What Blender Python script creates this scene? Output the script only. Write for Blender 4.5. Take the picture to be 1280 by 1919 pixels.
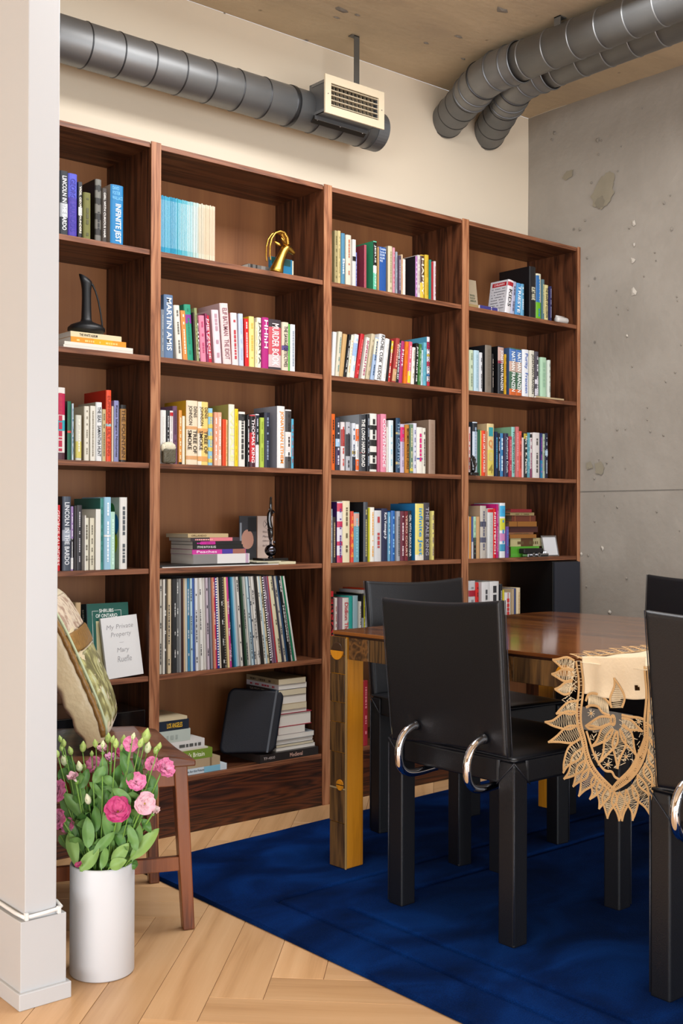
import bpy, bmesh, math, random
from mathutils import Vector, Matrix, Euler, noise
random.seed(7)
S = bpy.context.scene
COL = S.collection
for _o in list(bpy.data.objects):
    bpy.data.objects.remove(_o)
R = math.radians

# ---------------------------------------------------------------- camera
TH, PITCH, ROLL, ZC, F = 0.87145396, 0.00589903, 0.00278039, 1.0604, 2126.87
def cam_axes():
    d0 = Vector((math.cos(TH), math.sin(TH), 0)); r = Vector((math.sin(TH), -math.cos(TH), 0)); u = Vector((0, 0, 1))
    d = d0*math.cos(PITCH)+u*math.sin(PITCH); u2 = r.cross(d)
    return r*math.cos(ROLL)+u2*math.sin(ROLL), -r*math.sin(ROLL)+u2*math.cos(ROLL), d
cr, cu, cd = cam_axes()
cam_data = bpy.data.cameras.new('camera'); cam = bpy.data.objects.new('camera', cam_data); COL.objects.link(cam)
cam.matrix_world = Matrix(((cr.x, cu.x, -cd.x, 0), (cr.y, cu.y, -cd.y, 0), (cr.z, cu.z, -cd.z, ZC), (0, 0, 0, 1)))
cam_data.sensor_fit = 'VERTICAL'; cam_data.sensor_height = 24; cam_data.lens = 24*F/1919
cam_data.clip_start = .05; cam_data.clip_end = 60
S.camera = cam
# ---------------------------------------------------------------- world, lights, exposure
w = bpy.data.worlds.new('daylight'); S.world = w; w.use_nodes = True
bg = w.node_tree.nodes['Background']; bg.inputs[0].default_value = (.80, .88, 1, 1); bg.inputs[1].default_value = 1.0
def area(name, loc, target, sx, sy, power, col):
    l = bpy.data.lights.new(name, 'AREA'); l.shape = 'RECTANGLE'; l.size = sx; l.size_y = sy; l.energy = power; l.color = col
    o = bpy.data.objects.new(name, l); COL.objects.link(o); o.location = loc
    o.rotation_euler = (Vector(target)-Vector(loc)).to_track_quat('-Z', 'Y').to_euler()
    return o
area('window_daylight', (1.5, -2.4, .85), (2.0, 3.2, .6), 5.0, 1.5, 105, (.90, .95, 1))
area('side_window_daylight', (-4.2, -.9, .85), (2.5, 2.6, .6), 4.2, 1.5, 210, (.92, .96, 1))
area('added_fill_over_table', (2.35, 2.15, 2.9), (2.35, 2.15, 0), 1.9, .9, 48, (.97, .98, 1))  # unseen soft fill added above the table to lift wall, shelves and floor
vs = S.view_settings
S.display_settings.display_device = 'sRGB'
vs.view_transform = 'Standard'; vs.look = 'None'; vs.gamma = 1; vs.use_curve_mapping = False; vs.exposure = 0.4

# ---------------------------------------------------------------- materials
def lin(h):
    h = h.lstrip('#'); c = [int(h[i:i+2], 16)/255 for i in (0, 2, 4)]
    return tuple(x/12.92 if x <= .04045 else ((x+.055)/1.055)**2.4 for x in c)+(1,)
MC = {}
def mat(name, hexc, rough=.5, metal=0, bump=0, bscale=200, spec=.5, var=0, vscale=8, sheen=0, coat=0, alpha=None):
    if name in MC: return MC[name]
    m = bpy.data.materials.new(name); m.use_nodes = True; nt = m.node_tree; b = nt.nodes['Principled BSDF']
    c = lin(hexc) if isinstance(hexc, str) else hexc
    b.inputs['Base Color'].default_value = c; b.inputs['Roughness'].default_value = rough; b.inputs['Metallic'].default_value = metal
    b.inputs['Specular IOR Level'].default_value = spec; b.inputs['Sheen Weight'].default_value = sheen; b.inputs['Coat Weight'].default_value = coat
    b.inputs['Coat Roughness'].default_value = .15
    if var or bump:
        tc = nt.nodes.new('ShaderNodeTexCoord')
    if var:
        n = nt.nodes.new('ShaderNodeTexNoise'); n.inputs['Scale'].default_value = vscale; n.inputs['Detail'].default_value = 5
        nt.links.new(tc.outputs['Object'], n.inputs['Vector'])
        mx = nt.nodes.new('ShaderNodeMix'); mx.data_type = 'RGBA'
        mx.inputs[6].default_value = tuple(x*(1-var) for x in c[:3])+(1,); mx.inputs[7].default_value = tuple(min(1, x*(1+var)) for x in c[:3])+(1,)
        nt.links.new(n.outputs['Fac'], mx.inputs[0]); nt.links.new(mx.outputs[2], b.inputs['Base Color'])
    if bump:
        n2 = nt.nodes.new('ShaderNodeTexNoise'); n2.inputs['Scale'].default_value = bscale; n2.inputs['Detail'].default_value = 4
        nt.links.new(tc.outputs['Object'], n2.inputs['Vector'])
        bp = nt.nodes.new('ShaderNodeBump'); bp.inputs['Strength'].default_value = bump; bp.inputs['Distance'].default_value = .004
        nt.links.new(n2.outputs['Fac'], bp.inputs['Height']); nt.links.new(bp.outputs[0], b.inputs['Normal'])
    MC[name] = m
    return m
def ramp(nt, stops):
    r = nt.nodes.new('ShaderNodeValToRGB'); e = r.color_ramp.elements
    e[0].position, e[0].color = stops[0][0], lin(stops[0][1]); e[1].position, e[1].color = stops[-1][0], lin(stops[-1][1])
    for p, c in stops[1:-1]:
        x = e.new(p); x.color = lin(c)
    return r
def wood(name, dark, mid, light, axis='Z', rough=.4, fine=1.0, rings=1.0, rand=False, coat=0, warp=.25, bump=.25):
    """long-grained wood: pores stretched along the axis plus cathedral figure"""
    if name in MC: return MC[name]
    m = bpy.data.materials.new(name); m.use_nodes = True; nt = m.node_tree; b = nt.nodes['Principled BSDF']; L = nt.links
    tc = nt.nodes.new('ShaderNodeTexCoord'); src = tc.outputs['Object']
    if rand:
        oi = nt.nodes.new('ShaderNodeObjectInfo'); add = nt.nodes.new('ShaderNodeVectorMath'); add.operation = 'MULTIPLY_ADD'
        cmb = nt.nodes.new('ShaderNodeCombineXYZ')
        for i in range(3): L.new(oi.outputs['Random'], cmb.inputs[i])
        add.inputs[1].default_value = (17, 23, 31); L.new(cmb.outputs[0], add.inputs[0]); L.new(src, add.inputs[2]); src = add.outputs[0]
    sc = {'X': (.07, 1, 1), 'Y': (1, .07, 1), 'Z': (1, 1, .07)}[axis]
    mp = nt.nodes.new('ShaderNodeMapping'); mp.inputs['Scale'].default_value = tuple(x*10*fine for x in sc); L.new(src, mp.inputs[0])
    n1 = nt.nodes.new('ShaderNodeTexNoise'); n1.inputs['Scale'].default_value = 1.0; n1.inputs['Detail'].default_value = 3; n1.inputs['Distortion'].default_value = warp; L.new(mp.outputs[0], n1.inputs[0])
    ml = nt.nodes.new('ShaderNodeMath'); ml.operation = 'MULTIPLY'; ml.inputs[1].default_value = 14*rings; L.new(n1.outputs['Fac'], ml.inputs[0])
    fr = nt.nodes.new('ShaderNodeMath'); fr.operation = 'PINGPONG'; fr.inputs[1].default_value = 1; L.new(ml.outputs[0], fr.inputs[0])
    mp2 = nt.nodes.new('ShaderNodeMapping'); mp2.inputs['Scale'].default_value = tuple((x if x < 1 else 1)*260*fine if x == 1 else 9*fine for x in sc); L.new(src, mp2.inputs[0])
    n2 = nt.nodes.new('ShaderNodeTexNoise'); n2.inputs['Scale'].default_value = 1.0; n2.inputs['Detail'].default_value = 2; L.new(mp2.outputs[0], n2.inputs[0])
    mx = nt.nodes.new('ShaderNodeMath'); mx.operation = 'MULTIPLY_ADD'; mx.inputs[1].default_value = .62; L.new(fr.outputs[0], mx.inputs[0])
    m2 = nt.nodes.new('ShaderNodeMath'); m2.operation = 'MULTIPLY'; m2.inputs[1].default_value = .42; L.new(n2.outputs['Fac'], m2.inputs[0]); L.new(m2.outputs[0], mx.inputs[2])
    rp = ramp(nt, [(.12, dark), (.42, mid), (.85, light)]); L.new(mx.outputs[0], rp.inputs[0])
    col = rp.outputs[0]
    if rand:
        hs = nt.nodes.new('ShaderNodeHueSaturation'); mr = nt.nodes.new('ShaderNodeMapRange'); mr.inputs[3].default_value = .84; mr.inputs[4].default_value = 1.12
        L.new(oi.outputs['Random'], mr.inputs[0]); L.new(mr.outputs[0], hs.inputs['Value']); L.new(col, hs.inputs['Color']); col = hs.outputs[0]
    L.new(col, b.inputs['Base Color']); b.inputs['Roughness'].default_value = rough; b.inputs['Coat Weight'].default_value = coat; b.inputs['Coat Roughness'].default_value = .08
    bp = nt.nodes.new('ShaderNodeBump'); bp.inputs['Strength'].default_value = bump; bp.inputs['Distance'].default_value = .0015
    L.new(mx.outputs[0], bp.inputs['Height']); L.new(bp.outputs[0], b.inputs['Normal'])
    MC[name] = m
    return m
W_V = wood('stained_oak_upright', '#210e06', '#4a2714', '#633921', 'Z', rough=.45, fine=1.4)
W_H = wood('stained_oak_level', '#271309', '#512c18', '#6c4227', 'X', rough=.42)
W_BACK = wood('veneer_back_panel', '#784a2a', '#8f5b36', '#9e683e', 'Z', rough=.5, fine=.5, rings=.4)
W_FACE = wood('oak_edge_strip', '#6c3e23', '#97603e', '#ad7853', 'Z', rough=.5, fine=2)
W_FACEH = wood('oak_edge_strip_level', '#4e2b18', '#74452b', '#8a573a', 'X', rough=.5, fine=2)
W_PLINTH = wood('figured_oak_plinth', '#150803', '#3a1a0c', '#5a2c14', 'X', rough=.4, fine=1.3, rings=2.0, warp=.6)
W_FLOOR = wood('pale_oak_plank', '#c09466', '#cfa374', '#d8ae80', 'X', rough=.38, fine=.8, rings=.5, rand=True, bump=.08)
W_TOP = wood('glossy_table_top', '#4a2411', '#70401f', '#855026', 'Y', rough=.14, fine=.7, rings=.7, coat=.5, bump=.08)
W_BLOCK = wood('old_wood_block', '#2a1b0e', '#4a331c', '#684926', 'Z', rough=.4, fine=2.2, rings=.8, rand=True)
W_BLOCKH = wood('old_wood_block_level', '#2e1c0d', '#54371c', '#785029', 'X', rough=.4, fine=2.2, rings=.8, rand=True)
W_AMBER = wood('amber_wood', '#a0640f', '#c9831c', '#d4902a', 'Z', rough=.3, fine=1.2, rings=.3, coat=.2)
W_CHAIR = wood('red_brown_chair_wood', '#48200e', '#7c4222', '#90522c', 'Z', rough=.3, fine=1, rings=.5, coat=.2)
W_SEAT = wood('dark_seat_wood', '#391c10', '#633621', '#784a32', 'X', rough=.28, fine=1, rings=.5, coat=.25)
PAINT = mat('cream_wall_paint', '#e9dac2', rough=.8, bump=.05, bscale=60)
WHITE = mat('white_gloss_paint', '#bfc0c1', rough=.35, bump=.03, bscale=30)
LEATHER = mat('black_saddle_leather', '#0b0c11', rough=.42, bump=.12, bscale=300, var=.15, vscale=5)
LEATHER2 = mat('stitched_leather_edge', '#1e1f26', rough=.33, bump=.4, bscale=500)
CHROME = mat('chrome', '#e6e6ea', rough=.05, metal=1)
PAGE = mat('book_pages', '#cfc3a6', rough=.8, bump=.3, bscale=700)
PAGEW = mat('white_book_pages', '#ddd8ce', rough=.8, bump=.3, bscale=700)
CERAMIC = mat('white_glazed_vase', '#cfd1d4', rough=.5)
BRASS = mat('aged_brass', '#cfa24a', rough=.33, metal=1, var=.25, vscale=30)
SOOT = mat('matte_black', '#0e0e10', rough=.45)
GLOSSB = mat('gloss_black', '#08080a', rough=.08, coat=.5)

def nmat_concrete(name, a, b_, c, sc=1.0, formx=None):
    m = bpy.data.materials.new(name); m.use_nodes = True; nt = m.node_tree; b = nt.nodes['Principled BSDF']; L = nt.links
    tc = nt.nodes.new('ShaderNodeTexCoord')
    mp = nt.nodes.new('ShaderNodeMapping'); mp.inputs['Scale'].default_value = formx or (1, 1, 1); L.new(tc.outputs['Object'], mp.inputs[0])
    n = nt.nodes.new('ShaderNodeTexNoise'); n.inputs['Scale'].default_value = 2.2*sc; n.inputs['Detail'].default_value = 9; n.inputs['Roughness'].default_value = .62; n.inputs['Distortion'].default_value = .5
    L.new(mp.outputs[0], n.inputs[0]); rp = ramp(nt, [(.3, a), (.5, b_), (.72, c)]); L.new(n.outputs['Fac'], rp.inputs[0])
    v = nt.nodes.new('ShaderNodeTexVoronoi'); v.inputs['Scale'].default_value = 7; L.new(tc.outputs['Object'], v.inputs[0])
    r2 = nt.nodes.new('ShaderNodeMapRange'); r2.inputs[1].default_value = .02; r2.inputs[2].default_value = .07; r2.inputs[3].default_value = .55; r2.inputs[4].default_value = 1; L.new(v.outputs['Distance'], r2.inputs[0])
    mx = nt.nodes.new('ShaderNodeMix'); mx.data_type = 'RGBA'; mx.blend_type = 'MULTIPLY'; mx.inputs[0].default_value = 1
    L.new(rp.outputs[0], mx.inputs[6]); L.new(r2.outputs[0], mx.inputs[7]); L.new(mx.outputs[2], b.inputs['Base Color'])
    b.inputs['Roughness'].default_value = .75
    n3 = nt.nodes.new('ShaderNodeTexNoise'); n3.inputs['Scale'].default_value = 30; n3.inputs['Detail'].default_value = 8; L.new(mp.outputs[0], n3.inputs[0])
    ad = nt.nodes.new('ShaderNodeMath'); ad.operation = 'ADD'; L.new(n3.outputs['Fac'], ad.inputs[0]); L.new(r2.outputs[0], ad.inputs[1])
    bp = nt.nodes.new('ShaderNodeBump'); bp.inputs['Strength'].default_value = .35; bp.inputs['Distance'].default_value = .006; L.new(ad.outputs[0], bp.inputs['Height']); L.new(bp.outputs[0], b.inputs['Normal'])
    return m
CONC = nmat_concrete('cast_concrete_wall', '#8a8277', '#958d82', '#a0988d', .8)
CONC2 = nmat_concrete('board_marked_concrete_ceiling', '#b39f84', '#c0ab8c', '#cbb697', 1.2, (.6, 1.6, 1))
GALV = mat('galvanised_steel', '#8b8c8c', rough=.46, metal=.72, var=.18, vscale=6)
GALVD = mat('dull_galvanised_steel', '#747678', rough=.46, metal=.7, var=.2, vscale=9)
SEAL = mat('duct_seam_dark', '#4a4b4d', rough=.4, metal=.8)

# ---------------------------------------------------------------- mesh helpers
class MB:
    def __init__(s): s.v = []; s.f = []
    def add(s, vs_, fs):
        n = len(s.v); s.v += [tuple(v) for v in vs_]; s.f += [tuple(i+n for i in f) for f in fs]; return s
    def box(s, x0, x1, y0, y1, z0, z1, M=None):
        P = [(x, y, z) for x in (x0, x1) for y in (y0, y1) for z in (z0, z1)]
        if M is not None: P = [M @ Vector(p) for p in P]
        return s.add(P, [(0, 1, 3, 2), (4, 6, 7, 5), (0, 4, 5, 1), (2, 3, 7, 6), (0, 2, 6, 4), (1, 5, 7, 3)])
    def loft(s, rings, cap=True, close=True):
        n = len(rings[0]); vs_ = [p for r in rings for p in r]; fs = []
        for i in range(len(rings)-1):
            for j in range(n if close else n-1):
                k = (j+1) % n; fs.append((i*n+j, i*n+k, (i+1)*n+k, (i+1)*n+j))
        if cap: fs += [tuple(range(n-1, -1, -1)), tuple(range((len(rings)-1)*n, len(rings)*n))]
        return s.add(vs_, fs)
    def tube(s, pts, r, n=10, cap=True, closed=False):
        pts = [Vector(p) for p in pts]; rr = r if isinstance(r, (list, tuple)) else [r]*len(pts); rings = []; up = None
        for i, p in enumerate(pts):
            a = pts[i-1] if i else (pts[-1] if closed else p); b = pts[(i+1) % len(pts)] if (i < len(pts)-1 or closed) else p
            t = (b-a).normalized()
            if up is None: up = t.orthogonal().normalized()
            up = (up-t*up.dot(t)); up = up.normalized() if up.length > 1e-6 else t.orthogonal().normalized()
            sd = t.cross(up)
            rings.append([p+(up*math.cos(2*math.pi*k/n)+sd*math.sin(2*math.pi*k/n))*rr[i] for k in range(n)])
        if closed: rings.append(rings[0]); cap = False
        return s.loft(rings, cap)
    def lathe(s, prof, n=32, c=(0, 0, 0), cap=True):
        return s.loft([[(c[0]+r*math.cos(2*math.pi*k/n), c[1]+r*math.sin(2*math.pi*k/n), c[2]+z) for k in range(n)] for r, z in prof], cap)
    def grid(s, nu, nv, fn, flip=False):
        vs_ = [fn(i/nu, j/nv) for j in range(nv+1) for i in range(nu+1)]; fs = []
        for j in range(nv):
            for i in range(nu):
                a = j*(nu+1)+i; q = (a, a+1, a+nu+2, a+nu+1); fs.append(q[::-1] if flip else q)
        return s.add(vs_, fs)
    def prism(s, poly, off):
        n = len(poly); o = Vector(off); P = [Vector(p) for p in poly]
        return s.add(P+[p+o for p in P], [tuple(range(n-1, -1, -1)), tuple(range(n, 2*n))]+[(i, (i+1) % n, n+(i+1) % n, n+i) for i in range(n)])
    def ribbon(s, pts, wd, nrm, th=0):
        """flat tape of width wd along pts lying in the plane with normal nrm"""
        pts = [Vector(p) for p in pts]; nv = Vector(nrm); rings = []
        for i, p in enumerate(pts):
            a = pts[max(0, i-1)]; b = pts[min(len(pts)-1, i+1)]; t = (b-a)
            if t.length < 1e-9: t = Vector((0, 0, 1))
            sd = t.normalized().cross(nv).normalized()*wd/2
            if th: rings.append([p-sd, p+nv*th, p+sd, p-nv*th])
            else: rings.append([p-sd, p+sd])
        return s.loft(rings, cap=bool(th), close=bool(th))
    def build(s, name, m, parent=None, smooth=False, bevel=0, seg=2, local=False, mats=None, sub=0, solid=0):
        me = bpy.data.meshes.new(name); me.from_pydata(s.v, [], s.f); me.validate()
        bm = bmesh.new(); bm.from_mesh(me); bmesh.ops.recalc_face_normals(bm, faces=bm.faces); bm.to_mesh(me); bm.free()
        return link(name, me, m, parent, smooth, bevel, seg, local, sub, solid)
def link(name, me, m, parent=None, smooth=False, bevel=0, seg=2, local=False, sub=0, solid=0):
    if m is not None: me.materials.append(m)
    o = bpy.data.objects.new(name, me); COL.objects.link(o)
    if smooth:
        me.shade_smooth()
    if solid:
        x = o.modifiers.new('solid', 'SOLIDIFY'); x.thickness = solid; x.offset = 0
    if bevel:
        b = o.modifiers.new('bevel', 'BEVEL'); b.width = bevel; b.segments = seg; b.limit_method = 'ANGLE'; b.angle_limit = R(40)
    if sub:
        x = o.modifiers.new('sub', 'SUBSURF'); x.levels = sub; x.render_levels = sub
    if parent is not None:
        o.parent = parent
        if not local: o.matrix_basis = wm(parent).inverted()
    return o
def wm(o):
    return o.matrix_basis if o.parent is None else wm(o.parent) @ o.matrix_basis
def tag(o, label=None, cat=None, group=None, kind=None):
    if label: o['label'] = label
    if cat: o['category'] = cat
    if group: o['group'] = group
    if kind: o['kind'] = kind
    return o
def thing(name, label, cat, loc=(0, 0, 0), rz=0, group=None, rot=None):
    o = bpy.data.objects.new(name, None); COL.objects.link(o); o.empty_display_size = .05
    o.matrix_basis = Matrix.Translation(loc) @ (rot.to_4x4() if rot else Matrix.Rotation(rz, 4, 'Z'))
    return tag(o, label, cat, group)
def box(name, m, x0, x1, y0, y1, z0, z1, parent=None, bevel=0, seg=2, local=False, M=None):
    return MB().box(x0, x1, y0, y1, z0, z1, M).build(name, m, parent, bevel=bevel, seg=seg, local=local)
def struct(o, kind='structure'):
    o['kind'] = kind; return o
_tc = {}
def text_mesh(txt, bold=.012, shear=0, space=1.0):
    key = (txt, bold, shear, space)
    if key in _tc: return _tc[key].copy()
    c = bpy.data.curves.new('lettering', 'FONT'); c.body = txt; c.size = 1; c.offset = bold; c.resolution_u = 2; c.shear = shear; c.space_character = space; c.align_x = 'LEFT'
    o = bpy.data.objects.new('lettering', c); COL.objects.link(o); bpy.context.view_layer.update()
    me = bpy.data.meshes.new_from_object(o.evaluated_get(bpy.context.evaluated_depsgraph_get()))
    bpy.data.objects.remove(o); bpy.data.curves.remove(c); me.materials.clear(); me.name = 'lettering'
    _tc[key] = me
    return me.copy()
def text(name, txt, m, origin, du, dv, width, height, parent, bold=.012, shear=0, fit=True, space=1.0):
    """flat lettering: line runs along du from origin, letters rise along dv; fitted into width x height"""
    me = text_mesh(txt, bold, shear, space); xs = [v.co.x for v in me.vertices]; ys = [v.co.y for v in me.vertices]
    if not xs: return None
    x0, x1, y0, y1 = min(xs), max(xs), min(ys), max(ys); sx = width/(x1-x0); sy = height/(y1-y0)
    if not fit:
        sx = sy = min(sx, sy)
    du = Vector(du).normalized(); dv = Vector(dv).normalized(); o = Vector(origin)
    for v in me.vertices:
        x, y = (v.co.x-x0)*sx, (v.co.y-y0)*sy; v.co = o+du*x+dv*y
    return link(name, me, m, parent)
def dashes(name, m, origin, du, dv, length, height, parent, rnd):
    """small unreadable print: a run of word-long flat strokes"""
    b = MB(); du = Vector(du); dv = Vector(dv); o = Vector(origin); t = 0
    while t < length:
        wl = rnd.uniform(.25, 1.0)*height*2.2
        e = min(t+wl, length); b.add([o+du*t, o+du*e, o+du*e+dv*height, o+du*t+dv*height], [(0, 1, 2, 3)]); t = e+height*rnd.choice((.35, .35, .5, 3))
    return b.build(name, m, parent)
# px(x, y, ...) turns a photograph measurement into a point on a stated real plane
def on(x, y, X=None, Y=None, Z=None):
    d = cd+cr*((x-640)/F)-cu*((y-959.5)/F)
    t = X/d.x if X is not None else Y/d.y if Y is not None else (Z-ZC)/d.z
    return Vector((d.x*t, d.y*t, d.z*t+ZC))

# ================================================================ structure
XW, YW, ZT, YF = 4.163, 3.571, 2.975, 3.263
struct(box('wall_back', PAINT, -5.6, XW+.2, YW, YW+.15, 0, ZT))
def concrete_wall():
    nu, nv = 150, 130
    def f(u, v):
        y = -5.2+u*(YW+5.2); z = v*ZT; d = .004*noise.noise(Vector((y*2, z*2, 3)))
        if z > ZT-.12: d += .012*max(0, noise.noise(Vector((y*9, z*9, 1))))*(z-ZT+.12)/.12
        return (XW-d, y, z)
    m = MB().grid(nu, nv, f)
    return m.build('wall_right', CONC, smooth=True)
wr = struct(concrete_wall())
box('casting_seam', mat('seam_grey', '#6d675f', .9), XW-.004, XW+.002, 1.2, YF, 1.186, 1.1885, wr)  # thin darker grey line marking the casting seam
pit = mat('chipped_aggregate', '#877f74', .9); pitl = mat('chipped_lime', '#b4aca0', .9)
rn = random.Random(3)
def pock(y, z, r, m, n=8):
    b = MB(); c = [(XW-.004-(.004 if k == -1 else 0), y, z) for k in (0,)]
    ring = [(XW-.003, y+r*rn.uniform(.5, 1.2)*math.cos(2*math.pi*k/n), z+r*rn.uniform(.6, 1.5)*math.sin(2*math.pi*k/n)) for k in range(n)]
    b.add([(XW-.010, y, z)]+ring, [(0, k+1, (k+1) % n+1) for k in range(n)]); b.build('chip', m, wr)
for (px, py, r) in ((1188, 418, .014), (1189, 458, .008), (1186, 488, .014), (1188, 548, .016), (1176, 630, .007), (1130, 1027, .010), (1143, 1147, .009), (1090, 1038, .008)):
    p = on(px, py, X=XW); pock(p.y, p.z, r, pitl)
for k in range(46):
    p = on(rn.uniform(1095, 1279), rn.uniform(200, 1130), X=XW); pock(p.y, p.z, rn.uniform(.003, .007), pit, 6)
for (px, py, r) in ((1040, 250, .012), (1035, 262, .007), (1087, 430, .008), (1120, 262, .01), (1245, 381, .007), (1259, 430, .008)):
    p = on(px, py, X=XW); pock(p.y, p.z, r, pit, 7)
# damp stains with an outline of their own
stain = mat('damp_stain', '#8c8370', .75, var=.12, vscale=20); stain2 = mat('damp_stain_dark', '#7c7464', .75, var=.15, vscale=25)
def blot(pts, m, off=.0058):
    b = MB(); P = [on(x, y, X=XW-off) for x, y in pts]; c = sum(P, Vector())/len(P); Q = []
    for i, p in enumerate(P):
        q = P[(i+1) % len(P)]; Q += [p]+[p.lerp(q, h_/4)+(p.lerp(q, h_/4)-c)*.10*rn.uniform(-1, 1) for h_ in (1, 2, 3)]
    b.add([c]+Q, [(0, i+1, (i+1) % len(Q)+1) for i in range(len(Q))]); b.build('stain', m, wr)
blot([(1128, 330), (1143, 320), (1152, 332), (1148, 350), (1151, 362), (1140, 380), (1127, 393), (1114, 388), (1106, 368), (1116, 352)], stain)
blot([(1119, 372), (1128, 366), (1134, 376), (1130, 388), (1120, 391), (1114, 382)], stain2, .0066)
blot([(1062, 320), (1074, 318), (1072, 330), (1060, 338), (1053, 334)], stain)
blot([(1115, 868), (1126, 864), (1133, 876), (1128, 889), (1117, 888)], stain)
blot([(1098, 868), (1106, 864), (1112, 876), (1100, 880)], stain)
def ceiling():
    b = MB(); y = -5.2; k = 0
    while y < YW:
        e = min(YW, y+1.22); z = ZT+(.0008 if k % 2 else 0)
        b.box(-5.6, XW+.2, y, e, z, z+.15); y = e; k += 1
    return b.build('ceiling', CONC2)
cl = struct(ceiling())
for (px, py, r) in ((940, 18, .03), (858, 68, .02), (798, 80, .012), (868, 110, .012), (640, 18, .03), (670, 28, .012), (630, 32, .014), (575, 75, .01), (420, 25, .012)):
    p = on(px, py, Z=ZT); b = MB(); n = 8
    ring = [(p.x+r*rn.uniform(.6, 1.6)*math.cos(2*math.pi*k/n), p.y+r*rn.uniform(.3, .8)*math.sin(2*math.pi*k/n), ZT-.001) for k in range(n)]
    b.add([(p.x, p.y, ZT-.005)]+ring, [(0, k+1, (k+1) % n+1) for k in range(n)]); b.build('ceiling_mark', pit, cl)
struct(box('wall_left', PAINT, -5.75, -5.6, -5.2, YW, 0, ZT))
wf = struct(MB().box(-5.6, XW, -5.35, -5.2, 0, .35).box(-5.6, XW, -5.35, -5.2, 2.55, ZT).box(-5.6, -2.7, -5.35, -5.2, .35, 2.55).build('wall_front', PAINT))
WFR = mat('window_frame_grey', '#55575a', .4)
wn = struct(box('window_1', WFR, -2.7, XW, -5.3, -5.25, .35, .41))
for x in (-2.7, -1.3, .07, 1.4, 2.75, XW-.07): box('mullion', WFR, x, x+.06, -5.3, -5.25, .41, 2.49, wn)
box('rail', WFR, -2.7, XW, -5.3, -5.25, 2.49, 2.55, wn)

# ---------------------------------------------------------------- partition end in the near left
PX0, PX1, PY = 1.065, 1.139, 2.33
part_wall = struct(MB().box(PX0, PX1, PY, YW, 0, ZT).build('wall_partition', WHITE, bevel=.002))
tr = struct(MB().box(PX0-.014, PX1+.019, PY-.01, 3.2, .0, .187).build('baseboard_partition', WHITE, bevel=.0015))
tr2 = struct(MB().box(PX0-.021, PX1+.027, PY-.02, 3.2, 0, .036).build('trim_1', WHITE, bevel=.002))
cb = MB(); zc_ = .196
cb.tube([(PX0-.007, 3.0, zc_), (PX0-.007, 2.45, zc_), (PX0-.008, PY+.03, zc_), (PX0-.004, PY-.006, zc_-.001), (PX0+.01, PY-.008, zc_-.001), (PX0+.045, PY-.008, zc_), (PX1, PY-.008, zc_+.002), (PX1+.009, PY-.004, zc_+.004), (PX1+.009, PY+.02, zc_+.01), (PX1+.008, PY+.3, zc_)], .0042, 10)
cable = tag(cb.build('cable', mat('white_cable', '#e4e4e2', .4), smooth=True), 'white cable clipped along the ledge at the foot of the white wall end', 'cable')
for (x, y) in ((PX0+.0, PY-.006), (PX0+.075, PY-.008)):
    box('cable_clip', MC['white_cable'], x-.004, x+.004, y-.006, y+.004, zc_-.008, zc_+.008, cable, bevel=.0015)

# ---------------------------------------------------------------- floor: herringbone planks
fl = struct(box('floor', mat('sub_floor_joint', '#6f5032', .8), -5.6, XW, -5.2, YW, -.06, -.0015))
PW, q2 = .1215, math.sqrt(.5)
A0, B0 = 2.485, .385
pm = bpy.data.meshes.new('plank'); g = .0006
bm_ = MB().box(-3*PW+g, 3*PW-g, -PW/2+g, PW/2-g, -.012, 0)
pm.from_pydata(bm_.v, [], bm_.f); pm.materials.append(W_FLOOR)
bmm = bmesh.new(); bmm.from_mesh(pm); bmesh.ops.recalc_face_normals(bmm, faces=bmm.faces)
top_e = [e for e in bmm.edges if all(v.co.z > -.001 for v in e.verts)]
bmesh.ops.bevel(bmm, geom=top_e, offset=.0009, segments=1, affect='EDGES'); bmm.to_mesh(pm); bmm.free()
rest = MB(); n_pl = 0
for i in range(-90, 90):
    for j in range(-90, 90):
        q = (i+j) % 12
        if q == 0: a, b, ang = A0+(i+3)*PW, B0+(j+.5)*PW, R(45)
        elif q == 6: a, b, ang = A0+(i+.5)*PW, B0+(j+3)*PW, R(135)
        else: continue
        x, y = (a-b)*q2, (a+b)*q2
        if not (-5 < x < XW+.3 and -4.8 < y < YW+.3): continue
        M = Matrix.Translation((x, y, 0)) @ Matrix.Rotation(ang, 4, 'Z')
        if .6 < x < 3.4 and 1.3 < y < YW and not (x > 2.1 and y < 2.7):
            o = bpy.data.objects.new('plank', pm); COL.objects.link(o); o.parent = fl; o.matrix_basis = M; n_pl += 1
        else:
            rest.box(-3*PW+g, 3*PW-g, -PW/2+g, PW/2-g, -.012, 0, M)
o = rest.build('plank_field', W_FLOOR, fl); o['kind'] = 'stuff'

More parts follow.
